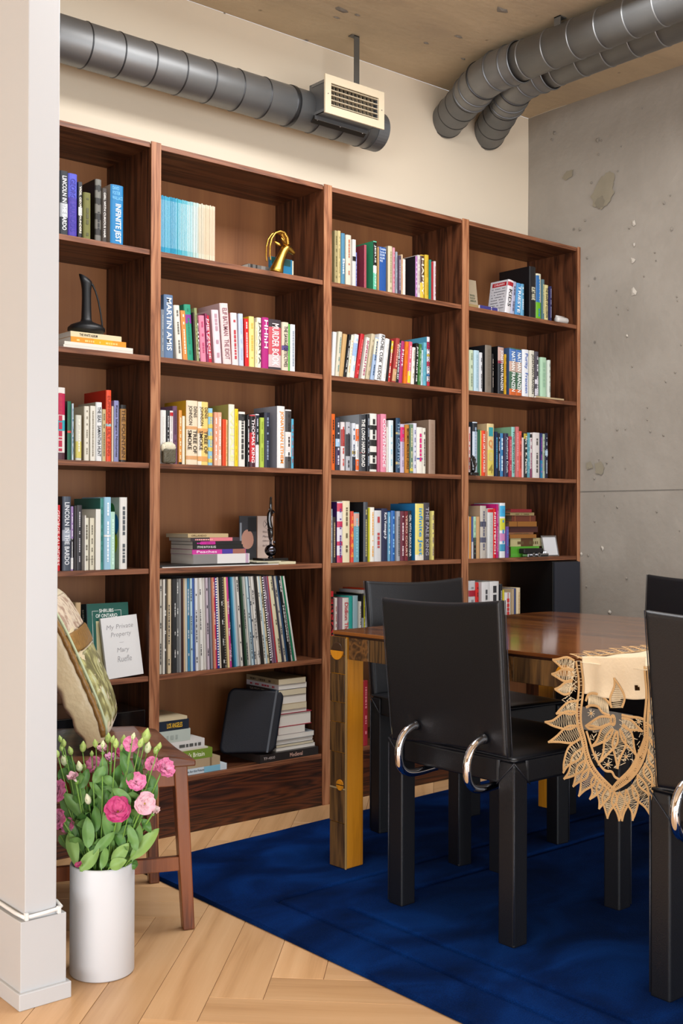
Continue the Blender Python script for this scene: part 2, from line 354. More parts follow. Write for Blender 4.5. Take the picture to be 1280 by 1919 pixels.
# ---------------------------------------------------------------- rug
RC = on(258, 1628, Z=.012)
def rug_h(x, y):
    z = .014
    for d in (abs(x-1.875) if y < 2.505 else 9, abs(y-2.50) if x > 1.87 else 9, abs(x-1.99) if y < 2.33 else 9, abs(y-2.33) if x > 2.2 else 9):
        z -= (.0075 if d != 9 else 0)*math.exp(-(d/.0075)**2)
    return z+.0012*noise.noise(Vector((x*6, y*6, 0)))
def rug():
    nu, nv = 420, 420; x0, x1, y0, y1 = 1.735, 4.05, .3, 3.02
    def f(u, v):
        x = x0+(x1-x0)*u; y = y0+(y1-y0)*v; yy = y+(.055*(x-x0)*v)
        return (x, yy, rug_h(x, yy))
    m = MB().grid(nu, nv, f)
    edge = lambda pts: pts
    n = nu+1
    loop = [m.v[i] for i in range(n)]+[m.v[j*n+nu] for j in range(1, nv+1)]+[m.v[nv*n+i] for i in range(nu-1, -1, -1)]+[m.v[j*n] for j in range(nv-1, 0, -1)]
    c = Vector(((x0+x1)/2, (y0+y1)/2, 0))
    rings = [loop, [(p[0]+(p[0]-c.x)*.0015, p[1]+(p[1]-c.y)*.0015, p[2]*.5) for p in loop], [(p[0], p[1], .0008) for p in loop]]
    m.loft([[Vector(p) for p in r] for r in rings], cap=False)
    return m
mt = bpy.data.materials.new('blue_wool_pile'); mt.use_nodes = True; nt = mt.node_tree; b = nt.nodes['Principled BSDF']
tc = nt.nodes.new('ShaderNodeTexCoord'); n1 = nt.nodes.new('ShaderNodeTexNoise'); n1.inputs['Scale'].default_value = 3.2; n1.inputs['Detail'].default_value = 3; n1.inputs['Distortion'].default_value = .8
n2 = nt.nodes.new('ShaderNodeTexNoise'); n2.inputs['Scale'].default_value = 350; n2.inputs['Detail'].default_value = 3
mp = nt.nodes.new('ShaderNodeMapping'); mp.inputs['Scale'].default_value = (1, 1.7, 1); mp.inputs['Rotation'].default_value = (0, 0, .6)
nt.links.new(tc.outputs['Object'], mp.inputs[0]); nt.links.new(mp.outputs[0], n1.inputs[0]); nt.links.new(tc.outputs['Object'], n2.inputs[0])
ad = nt.nodes.new('ShaderNodeMath'); ad.operation = 'MULTIPLY_ADD'; ad.inputs[1].default_value = .45; nt.links.new(n2.outputs['Fac'], ad.inputs[0]); nt.links.new(n1.outputs['Fac'], ad.inputs[2])
rp = ramp(nt, [(.48, '#010c2a'), (.70, '#021a48'), (.95, '#07306e')]); nt.links.new(ad.outputs[0], rp.inputs[0]); nt.links.new(rp.outputs[0], b.inputs['Base Color'])
b.inputs['Roughness'].default_value = .95; b.inputs['Specular IOR Level'].default_value = .03; b.inputs['Sheen Weight'].default_value = .08; b.inputs['Sheen Tint'].default_value = (.1, .25, .7, 1)
bp = nt.nodes.new('ShaderNodeBump'); bp.inputs['Strength'].default_value = .8; bp.inputs['Distance'].default_value = .004; nt.links.new(n2.outputs['Fac'], bp.inputs['Height']); nt.links.new(bp.outputs[0], b.inputs['Normal'])
tag(rug().build('rug', mt, smooth=True), 'deep blue wool rug with a carved inset border under the dining table', 'rug')

# ================================================================ bookcase
SZ = [2.30, 1.945, 1.595, 1.242, .8945, .5415, .190]
UX = [1.165, 1.9375, 2.6715, 3.409, 4.162]
BAYS = ['first', 'second', 'third', 'fourth']
bays = ['leftmost, beside the white partition end', 'second from the left, holding the vinyl records', 'third from the left, behind the dining table end', 'rightmost, against the concrete wall']
T = .0175
for u in range(4):
    x0, x1 = UX[u], UX[u+1]
    t = thing('bookcase', 'dark stained oak bookcase bay, '+bays[u], 'bookcase', (x0, YF, 0), group='bookcase bays along the back wall')
    a, c = x0+.019, x1-.019
    box('side_panel', W_V, x0, a, YF, YW-.001, 0, 2.295, t)
    box('side_panel', W_V, c, x1, YF, YW-.001, 0, 2.295, t)
    box('back_panel', W_BACK, a, c, YW-.0115, YW-.002, .17, 2.29, t)
    box('top_panel', W_H, a, c, YF+.003, YW-.012, 2.282, 2.2995, t, bevel=.001)
    for k in range(1, 7):
        box('shelf', W_H, a, c, YF+.006, YW-.012, SZ[k]-T, SZ[k], t, bevel=.0015)
    for k in range(0, 7):
        box('shelf_edge', W_FACEH, a, c, YF+.001, YF+.006, (SZ[k] if k else 2.2995)-T, SZ[k] if k else 2.2995, t, bevel=.001)
    box('plinth', W_PLINTH, a, c, YF-.002, YF+.016, .0, SZ[6]-T-.001, t, bevel=.001)
    if u < 3:
        box('edge_strip', W_FACE, x1-.019, x1+.0185, YF-.006, YF-.0002, 0, 2.302, t, bevel=.0015)
    else:
        box('edge_strip', W_FACE, x1-.019, x1-.001, YF-.006, YF-.0002, 0, 2.302, t, bevel=.0015)
    if u == 0:
        box('edge_strip', W_FACE, x0, x0+.019, YF-.006, YF-.0002, 0, 2.302, t, bevel=.0015)

# ================================================================ ducts
def duct(name, label, pts, r, rings, m=GALV, extra=None):
    t = thing(name, label, 'duct', pts[0]); P = [Vector(p) for p in pts]
    MB().tube(P, r, 40).build('pipe', m, t, smooth=True)
    acc = 0
    for i in range(len(P)-1):
        d = (P[i+1]-P[i]); L = d.length; s = -acc
        while s+rings < L:
            s += rings
            if s < .01: continue
            c = P[i]+d*(s/L); n = d.normalized(); MB().tube([c-n*.003, c-n*.001, c+n*.001, c+n*.003], [r, r+.0022, r+.0022, r], 40, cap=False).build('seam_ring', SEAL, t, smooth=True)
        acc = L-s
    return t
yd, zd, rd = 3.40, 2.616, .074
t = duct('air_duct', 'long galvanised spiral duct running level above the bookcases', [(PX1+.005, yd, zd), (3.0, yd, zd)], rd, .12)
MB().tube([(2.99, yd, zd), (3.045, yd, zd), (3.05, yd, zd)], [rd+.002, rd+.002, rd-.004], 40).build('end_cap', GALVD, t, smooth=False)
MB().tube([(2.585, yd, zd), (2.60, yd, zd), (2.60, yd, zd)], [rd+.003, rd+.003, rd], 40, cap=False).build('collar', SEAL, t, smooth=True)
# supply grille on its sheet metal box
gx0, gx1, gy, gz0, gz1 = 2.656, 2.952, 3.261, 2.570, 2.714
gr = thing('supply_grille', 'cream supply air grille on a sheet metal box at the duct end', 'vent', ((gx0+gx1)/2, gy, gz0))
bx0, bx1, bz0, bz1 = gx0+.01, gx1-.03, 2.578, 2.700
sbm = MB()
for (a, b_, c, d) in ((bx0, bx0+.002, bz0, bz1), (bx1-.002, bx1, bz0, bz1), (bx0, bx1, bz0, bz0+.002), (bx0, bx1, bz1-.002, bz1)): sbm.box(a, b_, gy+.004, yd-.035, c, d)
sbm.build('sheet_box', GALVD, gr)
for z in (bz0+.002, bz1-.012):
    box('sheet_flange', GALV, bx0-.002, bx0, gy+.006, yd-.05, z, z+.010, gr)
MB().box(bx0-.004, bx1+.004, yd-.075, yd-.071, bz0-.014, bz0).build('mounting_flange', GALVD, gr)
MB().prism([(bx0-.004, yd-.072, bz0-.002), (bx1+.004, yd-.072, bz0-.002), (bx1+.004, yd-.05, bz0-.02), (bx0-.004, yd-.05, bz0-.02)], (0, 0, -.002)).build('mounting_flange', mat('dark_flange', '#37342f', .5, .5), gr)
for k in range(3):
    x = bx0+.012+k*(bx1-bx0-.03)/2; MB().tube([(x, yd-.066, bz0-.009), (x, yd-.070, bz0-.013)], .004, 8).build('screw', CHROME, gr)
CR = mat('cream_enamel', '#d6c6a8', rough=.45)
fr = MB(); fw = .029
for (a, b_, c, d) in ((gx0, gx1, gz1-fw, gz1), (gx0, gx1, gz0, gz0+fw), (gx0, gx0+fw, gz0+fw, gz1-fw), (gx1-fw, gx1, gz0+fw, gz1-fw)):
    fr.box(a, b_, gy-.003, gy+.004, c, d)
fr.build('grille_frame', CR, gr)
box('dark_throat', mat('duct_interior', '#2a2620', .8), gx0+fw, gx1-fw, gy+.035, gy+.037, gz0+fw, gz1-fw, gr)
for k in range(5):
    z = gz0+fw+.006+k*.0185
    box('louvre', CR, gx0+fw, gx1-fw, gy+.001, gy+.010, z, z+.0022, gr, M=None)
for k in range(12):
    x = gx0+fw+.010+k*.0193
    box('deflector_vane', mat('vane_shade', '#8d7f68', .6), x, x+.0014, gy+.014, gy+.028, gz0+fw, gz1-fw, gr)
for x in (gx0+.014, gx1-.014):
    MB().tube([(x, gy-.005, (gz0+gz1)/2), (x, gy-.002, (gz0+gz1)/2)], .002, 8).build('screw', GALVD, gr)
hs = thing('hanger_strap', 'flat grey steel strap hanging the duct from the ceiling behind the grille', 'strap', (2.93, yd, ZT-.001))
box('strap', mat('grey_strap', '#66645f', .5, .4), 2.917, 2.944, yd-.003, yd, zd+rd, ZT-.001, hs)
box('strap_foot', MC['grey_strap'], 2.905, 2.944, yd-.003, yd+.02, ZT-.004, ZT-.001, hs)
# two ducts that leave the wall on a slant and turn along the concrete wall
def bent(wall, k, xr, zr, label, y2):
    r = .076; P = [Vector(wall)]
    t = thing('bent_air_duct', label, 'duct', wall)
    K = Vector((xr, k, zr)); d1 = (K-P[0]).normalized(); d2 = Vector((0, -1, 0))
    a = K-d1*.12; b = K+d2*.12
    MB().tube([P[0], a], r, 40, cap=False).build('pipe', GALVD, t, smooth=True)
    L = (a-P[0]).length; n = 4
    for i in range(n):
        c = P[0]+d1*(L*(i+.15)/n); MB().tube([c-d1*.0025, c, c+d1*.0025], [r, r+.002, r], 40, cap=False).build('seam_ring', SEAL, t, smooth=True)
    # gored elbow: three short straight segments with raised joints
    e = [a, a*.45+K*.5+b*.05, a*.05+K*.5+b*.45, b]
    e = [a, K-d1*.05, K+d2*.05, b]
    MB().tube([e[0]-d1*.05]+e+[e[-1]+d2*.05], r+.004, 40, cap=False).build('elbow', GALV, t, smooth=True)
    for q, dd in ((e[0]-d1*.05, d1), (e[0], d1), (e[1], (e[2]-e[0]).normalized()), (e[2], (e[3]-e[1]).normalized()), (e[3], d2), (e[3]+d2*.05, d2)):
        MB().tube([q-dd*.004, q-dd*.002, q+dd*.002, q+dd*.004], [r+.004, r+.008, r+.008, r+.004], 40, cap=False).build('collar', SEAL if q is e[1] else GALVD, t, smooth=True)
    MB().tube([b, (xr, y2, zr)], r, 40).build('pipe', GALV, t, smooth=True)
    y = b.y-.09
    while y > 0:
        MB().tube([(xr, y+.003, zr), (xr, y+.001, zr), (xr, y-.001, zr), (xr, y-.003, zr)], [r, r+.0022, r+.0022, r], 40, cap=False).build('seam_ring', GALV, t, smooth=True); y -= .125
    return t
bent((3.605, YW, 2.83), 3.17, 3.447, 2.884, 'upper left of the two bent steel ducts leaving the cream wall', -3.1)
bent((3.88, YW, 2.835), 3.16, 3.625, 2.898, 'lower right bent steel duct tucked beside the first along the concrete wall', -3.1)
hb = thing('duct_bracket', 'short steel bracket holding the near bent duct to the ceiling', 'bracket', (3.40, 2.77, ZT-.001))
box('bracket_strap', MC['grey_strap'], 3.395, 3.399, 2.755, 2.785, 2.93, ZT-.001, hb); box('bracket_foot', MC['grey_strap'], 3.395, 3.43, 2.755, 2.785, ZT-.005, ZT-.001, hb)

BOOKS = """
@0 1
1604 1631 202 #33373c dark slate|LINCOLN IN THE BARDO|#e8e8e8|B.28-.5#b9bcc0
1633 1664 200 #5b5fd0 bright violet|GEORGE SAUNDERS|#2a2090|B.02-.62#4a35a8
1666 1679 178 #26262a black white striped|VIGIL GEORGE SAUNDERS|#f4ead8|B.4-.55#d8d8d4
1680 1705 146 #77763a mottled olive|~|#4c4b22|S.005
1726 1748 199 #77746c grey checked|~|#222222|C#15130f|B.1-.2#33312e|B.35-.45#33312e|B.6-.7#33312e|B.82-.9#33312e
1750 1763 173 #3e342e dark brown|GIRL WITH CURIOUS HAIR|#e8e2da|C#8d8175
1779 1825 192 #1181bd sky blue|INFINITE JEST|#f3f6f4|T.0-.68|C#b5a595|U DAVID FOSTER WALLACE
@0 3
1591 1625 226 #ece6de white pink lettered|~|#b02040|C#e8e0da|B.62-.92#c02050|B.4-.55#38aebc|B.0-.1#55333c
1633 1645 185 #1d6a4c dark green|~|#1d6a4c|B.46-.5#e04a35|C#200f12
1646 1651 178 #cfe3ec pale blue|CLARA|#1c6f95|S.008
1660 1680 143 #dedccb white yellow|~|#e6e3d0|B.05-.42#dccf6a|C#c7b68c
1690 1708 173 #ebe5d2 cream|~|#8c8474|C#b9ab91
1710 1727 175 #ece7d8 ivory|~|#8c8474
1729 1751 188 #eff0ee white italic lettered|THE SEAS   SAMANTHA HUNT|#30343a|C#aaa294
1753 1765 167 #cdb987 narrow tan|~|#6e6044
1767 1786 230 #f0512a tall orange|EUPHORIA  LILY KING|#a02a12|C#c4200e|B.49-.53#a8c8cc
1787 1793 179 #ddcfb4 thin beige|~|#6f6049
1795 1811 198 #8d8fbe periwinkle|Kazuo Ishiguro Nocturnes|#16161c
1812 1817 195 #1b1b22 thin black|~|#1b1b22
1819 1842 186 #a9793c golden brown|THE FOUNTAIN|#4e3212|B.93-1#1c1815|B.0-.04#1c1815|C#2a1a14
@0 4
1591 1609 206 #d5232a bright red|GEORGE SAUNDERS|#f3d8d2
1616 1645 233 #4c5563 slate grey|LINCOLN IN THE BARDO|#e4e6ea|B.4-.55#aab4c0|C#1c2026
1646 1654 202 #a786bd purple white|~|#f0f0f0|B.02-.2#f4f2ee|B.2-.5#201c1e
1658 1667 204 #2e2628 narrow black|~|#2e2628
1668 1684 206 #38353a grey lettered|~|#c8c4c8
1685 1689 174 #f1ede2 white slipcased|~|#f1ede2|S.0
1691 1710 166 #eae5d0 pale cream|~|#6a6455|B.2-.21#8a8270
1712 1728 166 #e9e2c8 light ivory|~|#6a6455|B.2-.21#8a8270|C#a3967f
1730 1747 194 #f5f2e8 tall white|~|#f5f2e8
1748 1759 229 #3c8f86 teal|~|#1d6660|C#2f7a70|W
1760 1785 233 #a6d4ec light blue|~|#eef6fa|B.45-.48#f2f2f0
1786 1801 186 #bfe9d3 pale mint|~|#d5f2e4
1816 1844 233 #f0ede6 white dotted|~|#555b60|C#b8c6b4|K
@0 5
1612 1639 238 #dfe3e4 grey white|~|#b8c2c4
1640 1661 227 #5f8079 patterned green|~|#c9d4b4|B.5-.6#b8b878|B.2-.3#2c4a44
1663 1682 251 #d2b387 tan|~|#d2b387
@1 2
1967 1979 160 #7e8894 narrow steel grey|~|#a8b0b8
1981 2016 212 #6580a3 slate blue|MARTIN AMIS|#e6ecf2|T.12-1|L-2
2029 2052 181 #efe9da cream lettered|~|#6b675e|L-13
2054 2071 166 #ee9448 light orange|~|#f8e4c8|L-11
2073 2100 190 #2a9e7c emerald green|~|#1d7a60|L-13|C#1c7a5c|B.66-.82#8c3a9c
2101 2107 165 #3b2a26 thin dark brown|~|#3b2a26|L-9
2108 2118 181 #9aa06c khaki|~|#5c6038|L-11
2119 2124 142 #1a1818 slim black|NINE|#e8e8e8|L-9
2125 2148 158 #e98aa4 rose pink|~|#b4466a|L-10
2149 2157 167 #8c2a58 thin plum|~|#e0b0c8|L-9
2158 2172 162 #cf1f3a crimson|NIETZSCHE|#f6dada|L-13
2183 2212 184 #f4dde2 pale pink|~|#b08a96|L-15|C#d8b8be
2218 2252 211 #eed8d4 tall blush|ELIF BATUMAN   THE IDIOT|#8a5560|L-17|C#d9b4b6
2256 2283 183 #e9dedd white red dotted|~|#b43a44|L-9|C#d87a78
2286 2306 184 #cbd8ea powder blue|~|#a8b8d0|L-5
2313 2329 170 #e01f22 vivid red|~|#f8e8e8|L-4
2330 2352 180 #f1e58a pastel yellow|~|#c9a848|L-2|C#e6b420
2353 2362 161 #f0e6c0 thin butter yellow|~|#d0b870
2364 2383 180 #f3ecd6 off white|JAKARTA|#3a3834
2385 2413 183 #b8177c magenta|HHhH|#f6e8f0|T.4-.95
2416 2471 181 #3a2e34 red black patterned|MURDER BOOK|#f2e0de|B.3-.85#cf5560|B.05-.3#d8c0c0
2473 2502 176 #e5d5bb beige sketched|THE SAVAGE DETECTIVES|#2c2624|B.42-.52#5a4a8c
2503 2510 172 #58b13c thin green|~|#58b13c
2512 2534 172 #e7e9ec white grey lettered|~|#8a93a0
@1 3
1966 1989 178 #f0eee8 plain white|~|#e0ddd4
1991 2001 179 #2b2b2e black lettered|~|#d0d0d0
2003 2015 178 #efe9e6 white red topped|~|#b8b0ac|B.9-.97#c81e28
2018 2036 195 #6f4a66 dusty purple|~|#4e3248|L-2
2038 2049 182 #f2a24a thin orange|~|#fbe0b8|B.0-.04#181818
2051 2061 163 #f4ead0 thin cream|~|#f4ead0
2070 2115 218 #f4e2c2 wide cream|TREE OF SMOKE|#2e2018|C#e9b42c|R DENIS JOHNSON|B.55-.6#e2a870|B.08-.14#e2a870
2117 2158 217 #f5d67c wide yellow|TREE OF SMOKE|#3a2818|R DENIS JOHNSON|B.5-.58#e8a860|B.06-.14#e8a860|B.0-1#f7edd8:.0-.3
2160 2178 197 #96cbe2 blue yellow checked|~|#e0c860|B.05-.12#e6cf58|B.25-.32#e6cf58|B.45-.52#e6cf58|B.65-.72#e6cf58|B.85-.92#e6cf58
2180 2193 184 #f3a888 peach|~|#ffffff|B.0-.2#f0bfa0
2195 2213 185 #f6b494 salmon|~|#ffffff|B.0-.2#f2cdb0|C#6b5a44
2215 2229 162 #e4481a burnt orange|~|#e4481a
2230 2237 161 #efc183 apricot|~|#a87a3a
2242 2267 216 #f2edd8 tall ivory|WHALE|#e9e9a0|C#b8ad60
2269 2283 202 #f3d41e lemon yellow|~|#c8a818
2287 2314 193 #f0ece2 white black labelled|~|#3a3a38|B.84-.96#2c2c2a
2319 2328 183 #1c1a1a slim black white|~|#e8e8e8
2331 2354 184 #d3242f red black striped|THOMAS KING|#f8e4e4|B.66-.98#171314|B.0-.1#4a1a28
2358 2372 189 #eceaf0 ivory navy topped|~|#e8e8f0|B.42-.98#1d2434
2375 2391 177 #b8cf4c lime green|~|#8ca030
2396 2422 197 #23273c navy|~|#7c88a0|C#10121c
2453 2487 224 #eeece8 tall white orange|JONATHAN LETHEM|#f08a1c|C#9b9ca6
2489 2516 213 #efece8 white doodled|~|#1e1c1c|B.62-.98#3c3836|B.0-.2#4a4644|B.3-.6#f2e2dc
2518 2528 181 #58b0cf thin sky blue|~|#b04030
@2 1
2720 2736 199 #a8996a olive patterned|~|#5e552e|D.11|C#a8996a
2737 2749 201 #cfbd84 mustard cream|~|#8a7c50
2752 2770 194 #4b85a4 medium blue|Elmet|#d6e2ea|T.2-.5
2778 2805 193 #d8cfba beige|~|#b06a50
2807 2823 179 #d9d4cf white black banded|~|#d9d4cf|B.54-.64#17130f
2824 2831 132 #6a74b4 thin violet|~|#b8bce0
2867 2878 168 #b0505e burgundy|~|#b0505e|C#7e3040
2913 2930 190 #5fc3a0 jade green|JESUS A SON|#d8d8d8|C#369266|B.5-.98#15140f|B.35-.5#e6e2da
2933 2941 169 #b48c56 thin brown|~|#b48c56
2944 2986 174 #12509c deep blue|Complete Stories of EDGAR ALLAN POE|#cfdcea|T.66-.98|H
2994 3017 184 #cfc4a2 sand|~|#8c8260|C#a2937c
3018 3028 181 #d593a2 thin pink|~|#c04a60
3031 3040 166 #9aa3ae thin grey blue|~|#5e6670
3043 3057 153 #4e3c52 dark plum|~|#b8a8bc
3058 3066 159 #cfb28e thin beige|~|#c86850
3069 3083 143 #e3ddd6 white|~|#e3ddd6
3139 3150 166 #b17cb4 mauve|~|#e8d8e8|C#1a1a20
3151 3165 172 #d6cfca greyish white|~|#8a6a60
3166 3186 175 #e2bc3c yellow brown topped|HAPPY|#f0e4c8|B.36-.98#4a2c22
3192 3213 179 #cfae26 mustard yellow|~|#a88c1c
3214 3225 162 #1f7f72 thin teal|~|#1f7f72
3226 3240 157 #b41421 deep red|~|#b41421
3243 3252 160 #e6d2d6 thin white|~|#b04458
@2 2
2703 2721 166 #e9e6e4 pure white|~|#e9e6e4|L10
2724 2742 170 #d8d0b8 sage cream|~|#6c8c84|L16
2745 2766 164 #c9a269 caramel|~|#c9a269|L21
2767 2779 166 #1f1d1e jet black|~|#e0e0e0|L27
2782 2795 164 #e8e2cc cream orange striped|~|#e8a040|L22
2796 2817 168 #e7e5e2 white blue blocked|~|#8cbcd8|L24|B.5-.8#9cb4da
2822 2841 175 #c3121f scarlet|~|#e06060|L33|C#a01020
2854 2871 164 #ece4d8 cream magenta lettered|INFIDELITIES|#a0205c|L27
2876 2895 180 #c7b898 stone|~|#8c8268|L31
2901 2920 167 #9fb6d4 pale blue cream topped|~|#2e4a6c|L25|B.6-.98#e9e0c6
2923 2953 182 #f0efee white slanted|RACHEL CUSK  KUDOS|#2c2c2e|L25|T.02-.98
2959 2981 169 #edebe6 clean white|~|#d0ccc4|L23
2982 2990 166 #1a1616 slender black|~|#1a1616|L20
2991 3004 167 #d8403c coral yellow topped|~|#f4d8c8|L20|B.7-.98#ecc830
3012 3032 176 #a8322c brick red|~|#d8a890|L23|B.02-.3#c8a070
3035 3050 172 #1e1b1f matte black|DAUGHTER CLAUDIA DEY|#e6e4e4|L14
3052 3070 168 #ad2a68 raspberry|Hurt|#f2d8e4|L14|T.4-.8
3075 3090 168 #f07c1a bright orange|~|#c85a10|L11
3091 3107 169 #e8617c pink yellow footed|~|#f8c8d0|L12|B.02-.3#ecd838
3116 3134 149 #efe8dc eggshell|~|#a8a090|L8
3137 3151 168 #191818 glossy black|JUST TRUST ME|#f2f2f2|L9
3154 3166 165 #3f7c3c forest green|~|#a8c8a0|L6
3169 3181 143 #bcd8e0 ice blue|~|#90b0bc|L3
3184 3199 175 #6cb8cc aqua|~|#48909c|L3
3205 3220 200 #e6e0e2 multicoloured striped|THE GOOD LIFE|#3a3050|B.0-.1#c02838|B.2-.25#3870a8|B.4-.5#c03048|B.6-.65#e8c840|B.75-.9#b02040|C#4c96b4
@2 3
2707 2723 211 #ef6a1a neon orange|~|#40200c
2728 2749 198 #2c3040 dark navy|~|#d0d0dc|B.45-.6#a8cce8|B.1-.4#3a2450
2751 2770 183 #e6dcda white red circled|~|#b84038|B.5-.85#a83c3a
2780 2802 185 #b9babf photo covered grey|~|#33343a|B.3-.75#26262c
2807 2823 182 #dfe4ea white navy striped|~|#2c3c5c|B.35-.42#b49a48|B.0-.3#27303f
2826 2845 179 #ebe9e6 white orange blocked|~|#a0a0a0|B.64-.9#f0661a|B.02-.25#f0661a
2847 2880 218 #3d3f44 charcoal|THE LONG HARD ROAD|#e6e4de|C#9aa0a8|B.32-.33#b03028
2883 2896 221 #23252c slim dark grey|~|#a8b4c4
2902 2938 225 #e9e7de white black banded wide|~|#20201e|B.44-.55#1c1b1a|B.72-.8#1c1b1a|B.28-.34#1c1b1a|B.04-.14#1c1b1a
2941 2952 223 #c05a78 thin dark rose|~|#c05a78
2955 2983 226 #e68ca2 candy pink|CONVENIENCE|#f8e0e6
2985 2994 177 #e8e2d8 slim cream|~|#e8e2d8
2997 3022 204 #dfe9ea frosty white|~|#8cbcd0|C#e8e6e0
3039 3062 216 #1f4260 petrol blue|THE CAPTIVES|#7c98b0|C#0f1216|B.7-.74#c0a868|B.15-.2#c0a868
3063 3085 193 #c9bcd4 lilac pink labelled|~|#8a7c98|B.64-.94#d81c6c
3088 3109 192 #c37f22 amber|BECOMING MADELEINE LENGLE|#1c1410
3112 3129 195 #6f8a72 sage green|~|#d8d0a0|B.04-.1#d8c850
3130 3147 200 #dfe0ec white purple edged|~|#504880
3150 3182 185 #eee9dc ivory magenta lettered|~|#c82a70|B.3-.34#4a68a0
3183 3203 184 #e9e4d4 parchment|~|#4a3a3c
3218 3255 219 #a08672 taupe|~|#8c7260|C#87705e
@2 4
2701 2711 202 #9aa4ac thin grey|~|#c0c8cc
2714 2732 172 #3a3028 dark tan marked|~|#b8a078
2734 2761 229 #e8e2ea pink white striped|~|#5a3a80|C#3a1c5c|B.84-.98#d8405c|B.58-.68#d0305c|B.28-.35#d0305c|B.0-.12#d0305c
2763 2800 233 #efe2bc pale butter|~|#6c6048
2803 2816 194 #e8503c red orange checked|~|#f0a040|B.1-.15#f0a040|B.3-.35#f0a040|B.5-.55#f0a040|B.7-.75#f0a040
2819 2849 190 #6ea6b6 dusty blue|~|#8cc0cc|B.72-.98#d8a898
2870 2892 230 #464a52 tall charcoal|~|#b0a870|C#14151a|W
2893 2898 208 #d8d428 thin lemon|~|#d8d428
2900 2922 210 #f4efe2 white orange edged|~|#e0a050
2925 2961 198 #dcdcdc light grey|~|#b04448
2964 2995 206 #24284a deep navy|Kurt Vonnegut Jr|#eef0f4|T.42-.92
2996 3009 192 #6ca8cc cornflower blue|~|#d8e8f0
3015 3035 198 #1b66b4 royal blue|~|#7cb4e0|C#1450a0
3040 3058 196 #a4a6ac mid grey|~|#3c3e44
3061 3081 196 #6e2c3c maroon|~|#e0c8cc
3084 3101 196 #7e2832 wine red|VERSO COURT|#e0c0a8
3104 3124 198 #1c1c1e dark lettered|GIRL WITH CURIOUS HAIR|#d8d8d8
3142 3189 227 #efe07c yellow blue|infinite Jest|#2c88c0|C#1f72a8|B.0-.1#f4f0e0
3192 3225 231 #454049 smoky grey|THE PALE KING|#9c98a4
3231 3244 198 #e6d880 slim pale yellow|~|#6c4c7c
@2 5
2692 2713 247 #d3202c cherry red|ERNAUX|#1c0c10|S.0
2725 2736 221 #ece4dc thin off white|~|#b03a40
2765 2796 219 #efe8e0 white red blue lettered|Didion The White|#c03040|C#c09cac
2797 2815 224 #1fa79c turquoise|~|#1fa79c
2818 2844 225 #9bbcc6 pale steel blue|~|#9bbcc6|C#6f8f98
2847 2855 202 #ece6d8 slim white|Small Game|#4a4a48
2858 2869 232 #171717 round emblem black|~|#171717|B.4-.6#9aa0a4
2870 2877 223 #d8d41c acid yellow|~|#3a3a10
2880 2902 243 #cfd0d4 silver grey|~|#cfd0d4
2904 2929 248 #d8431c rust orange|~|#d8431c
@2 6
2865 2892 248 #b01c2c dark crimson|~|#d87880
2997 3020 82 #e6dca8 black yellow gilt|~|#302818
@3 1
3674 3709 147 #e8e4e6 angled white red titled|KIDS|#2c2a2c|C#cfccd0|L24|X|T.2-.72
3710 3736 144 #b4b4cc lavender|~|#5a5a70|L14
3740 3771 140 #4a92c8 azure|TRIESTE|#eef4f8|L11
3775 3796 141 #64a4c8 blue white striped|~|#e8f0f4
3831 3874 226 #18171a big black|KURT WAVE|#e8e4c8|C#0d0c10|T.35-.6|W
3877 3910 201 #e6e2c6 cream green footed|~|#2f76b4|B.0-.37#6bb41e|B.37-.96#2a6aa8:.0-.5
3914 3928 179 #5c7c84 thin slate|~|#d8d090
3932 3961 158 #e2d494 buttery|THE SHAPE OF ILLUSION|#3a3020
3965 3976 155 #2c2c5c thin indigo|~|#a8a8c8
@3 2
3441 3447 171 #d8c034 narrow yellow|~|#d8c034
3450 3476 171 #c9d8b8 pistachio|~|#7c8c74
3479 3509 172 #b8d4e0 baby blue|~|#8caab8
3512 3531 166 #d6d8dc slanted white|~|#4a4a50
3551 3591 202 #7e7468 grey brown|~|#6a6054|C#16161a
3592 3601 168 #1e1a1a skinny black|~|#d8c8b8
3631 3668 205 #2a2e34 black photo topped|JONATHAN FRANZEN|#e8e8ea|C#0c0b0d|B.7-.98#c8a498|B.64-.7#8c2438
3672 3682 174 #d8a820 slender gold|~|#8a5a10
3699 3741 205 #3c6448 landscape printed first|NATHAN FRANZEN|#f0f4f0|B.72-.98#4a78bc|B.0-.14#d8682c|B.5-.72#c8a898|C#3c5478
3744 3786 205 #40684c landscape printed second|NATHAN FRANZEN|#f0f4f0|B.72-.98#4a78bc|B.0-.14#d8682c|B.5-.72#c8a898
3790 3832 207 #eef0f4 white blue serif|Purity  Franzen|#4466b0
3836 3868 207 #dcd8c8 white scribbled|JONATHAN FRANZEN|#2a2622
3871 3893 205 #4c4650 black white swirled|~|#d8d4dc|B.3-.4#d0ccd4|B.05-.2#c8c4cc
3911 3951 184 #b4d8b8 mint green|~|#8cb094
3955 3973 175 #d8e0d4 thin pale mint|~|#8c948c
@3 3
3442 3455 202 #ecd0c8 white red lettered|~|#c84030
3474 3503 225 #c8d4e0 grey blue wave|~|#8ca0b4|B.82-.98#1c2028|C#2c3440
3504 3519 194 #2c6448 pine green|~|#2c6448
3520 3526 191 #ecd458 slim yellow|~|#ecd458
3527 3546 191 #e8441c flame orange|DEAR LIFE ALICE MUNRO|#f6e4dc
3547 3559 190 #c88460 thin clay|~|#c88460
3562 3605 223 #e6cf94 wide number marked|1Q84|#2c98a8|C#b8a078|V|B.02-.5#e2ce60
3612 3626 191 #1c2c50 white navy|~|#58b0d8
3627 3639 185 #1e1e24 thin inky|~|#c8b8c8
3642 3666 186 #3c82b8 ocean blue|~|#c8dce8
